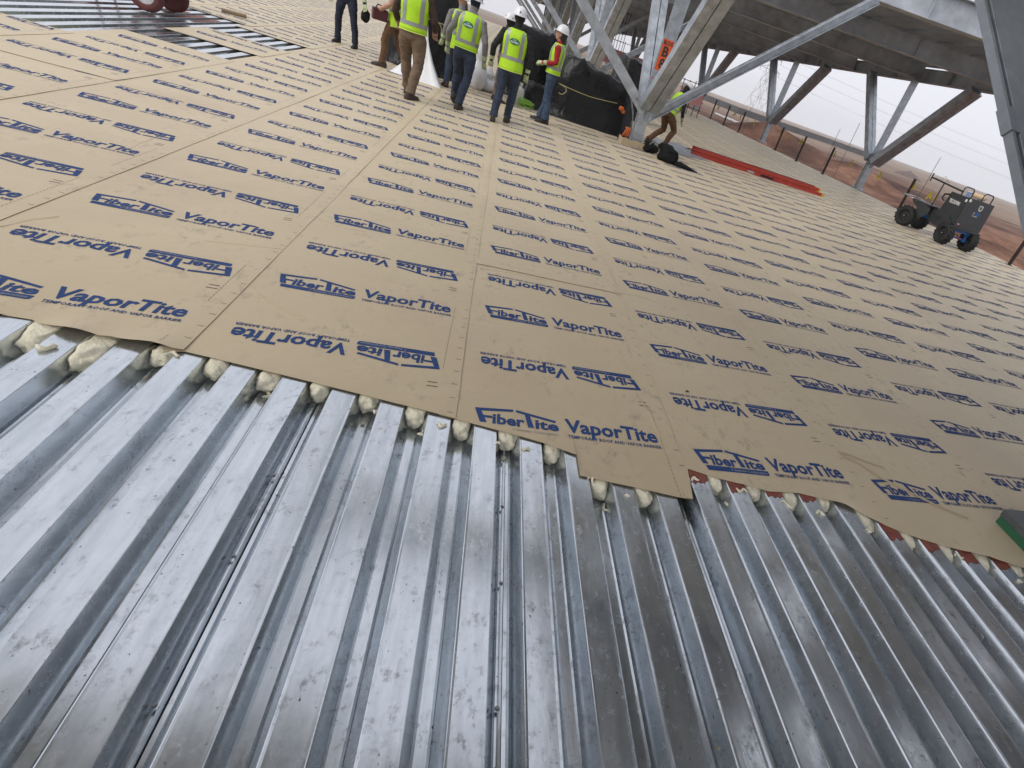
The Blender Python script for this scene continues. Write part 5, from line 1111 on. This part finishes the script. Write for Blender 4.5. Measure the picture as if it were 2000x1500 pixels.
# vehicles and site things: position on the plain from their pixel, size in metres
def far_thing(name, lab, cat, px, py, rz): g_ = far_pt(px, py); g_.z = ground_z(g_.x, g_.y); return thing(name, lab, cat, g_, rz)
M_VW = mat('white_vehicle', (.62, .62, .62), .4); M_VT = mat('tan_tank', (.50, .34, .17), .5); M_VY = mat('faded_yellow', (.42, .32, .10), .6); M_GLS = mat('dark_glass', (.03, .04, .05), .1); M_PB = mat('toilet_blue', (.07, .14, .30), .5)
def far_wheels(parent, xs, w, r):
    for x in xs:
        for s in (-1, 1): mb = MB(); mb.lathe([(0, -.14), (r, -.14), (r, .14), (0, .14)], axis='y', n=18); o = mb.build('wheel', M_TYRE, parent); o.location = (x, s*w, r)
vv = ray(1915, 392); hd = atan2(vv.y, vv.x)-pi/2
tr = far_thing('tanker_truck', 'tan tank truck with white cab parked far beyond the cart', 'truck', 1903, 390, hd-.15); far_wheels(tr, (-3.0, 1.6, 2.7), .95, .5)
prism2 = lambda pts, y0, y1, nm, m, par: (lambda mb: mb.build(nm, m, par, fix=True))(MB().add([(x, y0, z) for x, z in pts]+[(x, y1, z) for x, z in pts], [tuple(range(len(pts))), tuple(reversed(range(len(pts), 2*len(pts))))]+[(i, i+len(pts), (i+1) % len(pts)+len(pts), (i+1) % len(pts)) for i in range(len(pts))]))
prism2([(-4.3, .7), (-4.35, 1.5), (-3.2, 1.7), (-2.9, 2.7), (-1.7, 2.75), (-1.6, .7)], -1.05, 1.05, 'cab', M_VW, tr); prism2([(-3.12, 1.72), (-2.84, 2.55), (-2.0, 2.58), (-2.0, 1.72)], -1.07, 1.07, 'window', M_GLS, tr)
mb = MB(); mb.lathe([(0, -1.4), (1.05, -1.4), (1.15, -1.2), (1.15, 3.9), (1.05, 4.1), (0, 4.1)], axis='x', n=24); o = mb.build('tank', M_VT, tr, smooth=False); o.location = (0, 0, 2.0); mb = MB(); mb.box((1.0, 0, .8), (6.4, .9, .25)); mb.build('chassis', M_BLACK, tr)
mb = MB(); mb.box((4.35, 0, 1.6), (.5, 1.6, 1.2)); mb.build('pump_box', M_SPOIL, tr)
tl_ = far_thing('portable_toilet', 'blue portable toilet with pale roof between the cart and the truck', 'portable toilet', 1888, 386, hd); mb = MB(); mb.box((0, 0, 1.3), (2.0, 1.6, 2.6)); bevel(mb.build('cabin', M_PB, tl_), .05); mb = MB(); mb.box((0, 0, 2.75), (2.05, 1.65, .28)); bevel(mb.build('roof', M_VW, tl_), .1); mb = MB(); mb.box((0, -.815, 1.2), (1.2, .03, 2.1)); mb.build('door', M_PB, tl_)
ex = far_thing('excavator', 'yellow excavator with raised arm standing on the plain', 'excavator', 1850, 356, hd+.25)
for s in (-1, 1): mb = MB(); mb.add([(x, s*1.1+d, z) for d in (-.3, .3) for x, z in ((-1.8, .1), (1.8, .1), (2.2, .5), (1.8, .95), (-1.8, .95), (-2.2, .5))], [(0, 1, 2, 3, 4, 5), (11, 10, 9, 8, 7, 6)]+[(i, i+6, (i+1) % 6+6, (i+1) % 6) for i in range(6)]); mb.build('track', M_BLACK, ex, fix=True)
prism2([(-1.2, 1.05), (2.3, 1.05), (2.4, 2.2), (.4, 2.3), (.3, 2.2), (-1.2, 2.0)], -1.2, 1.2, 'house', M_VY, ex); prism2([(-1.3, 1.3), (-1.35, 2.2), (-1.0, 3.0), (.25, 3.0), (.3, 1.3)], -1.15, -.1, 'cab', M_GLS, ex)
mb = MB(); mb.bar((-1.0, .4, 1.8), (-3.6, .4, 5.0), .5, .55); mb.bar((-3.6, .4, 5.0), (-5.2, .4, 4.4), .45, .5); mb.build('boom', M_VY, ex); mb = MB(); mb.bar((-5.1, .4, 4.6), (-5.9, .4, 1.9), .4, .42); mb.build('stick', M_VY, ex); prism2([(-6.3, 1.9), (-5.5, 2.0), (-5.3, 1.2), (-5.9, .7), (-6.5, 1.1)], -.2, 1.0, 'bucket', M_SPOIL, ex)
pk = far_thing('pickup', 'tiny white vehicle left of the excavator', 'vehicle', 1822, 347, hd); prism2([(-2.3, .5), (-2.3, 1.05), (-1.3, 1.15), (-.8, 1.75), (.7, 1.75), (.9, 1.1), (2.5, 1.1), (2.5, .5)], -.9, .9, 'body', M_VW, pk); far_wheels(pk, (-1.5, 1.6), .8, .38)
for i in range(26):      # pale pipes laid in a row by the windbreak
    t = i/25; a_, b_ = far_pt(1397, 224), far_pt(1447, 243); p = a_.lerp(b_, t); mb = MB(); mb.tube([(p.x-.5, p.y-1.2, ground_z(p.x, p.y)+.22), (p.x+.5, p.y+1.2, ground_z(p.x, p.y)+.22)], .22, 8); tag(mb.build('pale_pipe', M_VW, None), 'pale pipe laid in the row before the windbreak', 'pipe', 'row of pale pipes')
sg = far_thing('mast', 'thin far mast with small board on top near the horizon', 'mast', 1906, 348, hd); mb = MB(); mb.tube([(0, 0, 0), (0, 0, 13)], .10, 6); mb.build('pole', M_ROD, sg); mb = MB(); mb.box((.3, 0, 13.4), (1.8, .2, 2.6)); mb.build('board', M_ROD, sg)
# ------------------------------------------------------------------ dusty air
M_HZ = bpy.data.materials.new('dusty_air'); M_HZ.use_nodes = True; t = M_HZ.node_tree; t.nodes.clear(); ho = t.nodes.new('ShaderNodeOutputMaterial'); hv = t.nodes.new('ShaderNodeVolumePrincipled')
hv.inputs['Color'].default_value = (.94, .965, 1, 1); hv.inputs['Density'].default_value = .0005; hv.inputs['Anisotropy'].default_value = .3; t.links.new(hv.outputs[0], ho.inputs['Volume'])
mb = MB(); mb.box((0, 0, 17.5), (3200, 3200, 46.0)); hz_o = mb.build('haze', M_HZ, None); hz_o['kind'] = 'stuff'
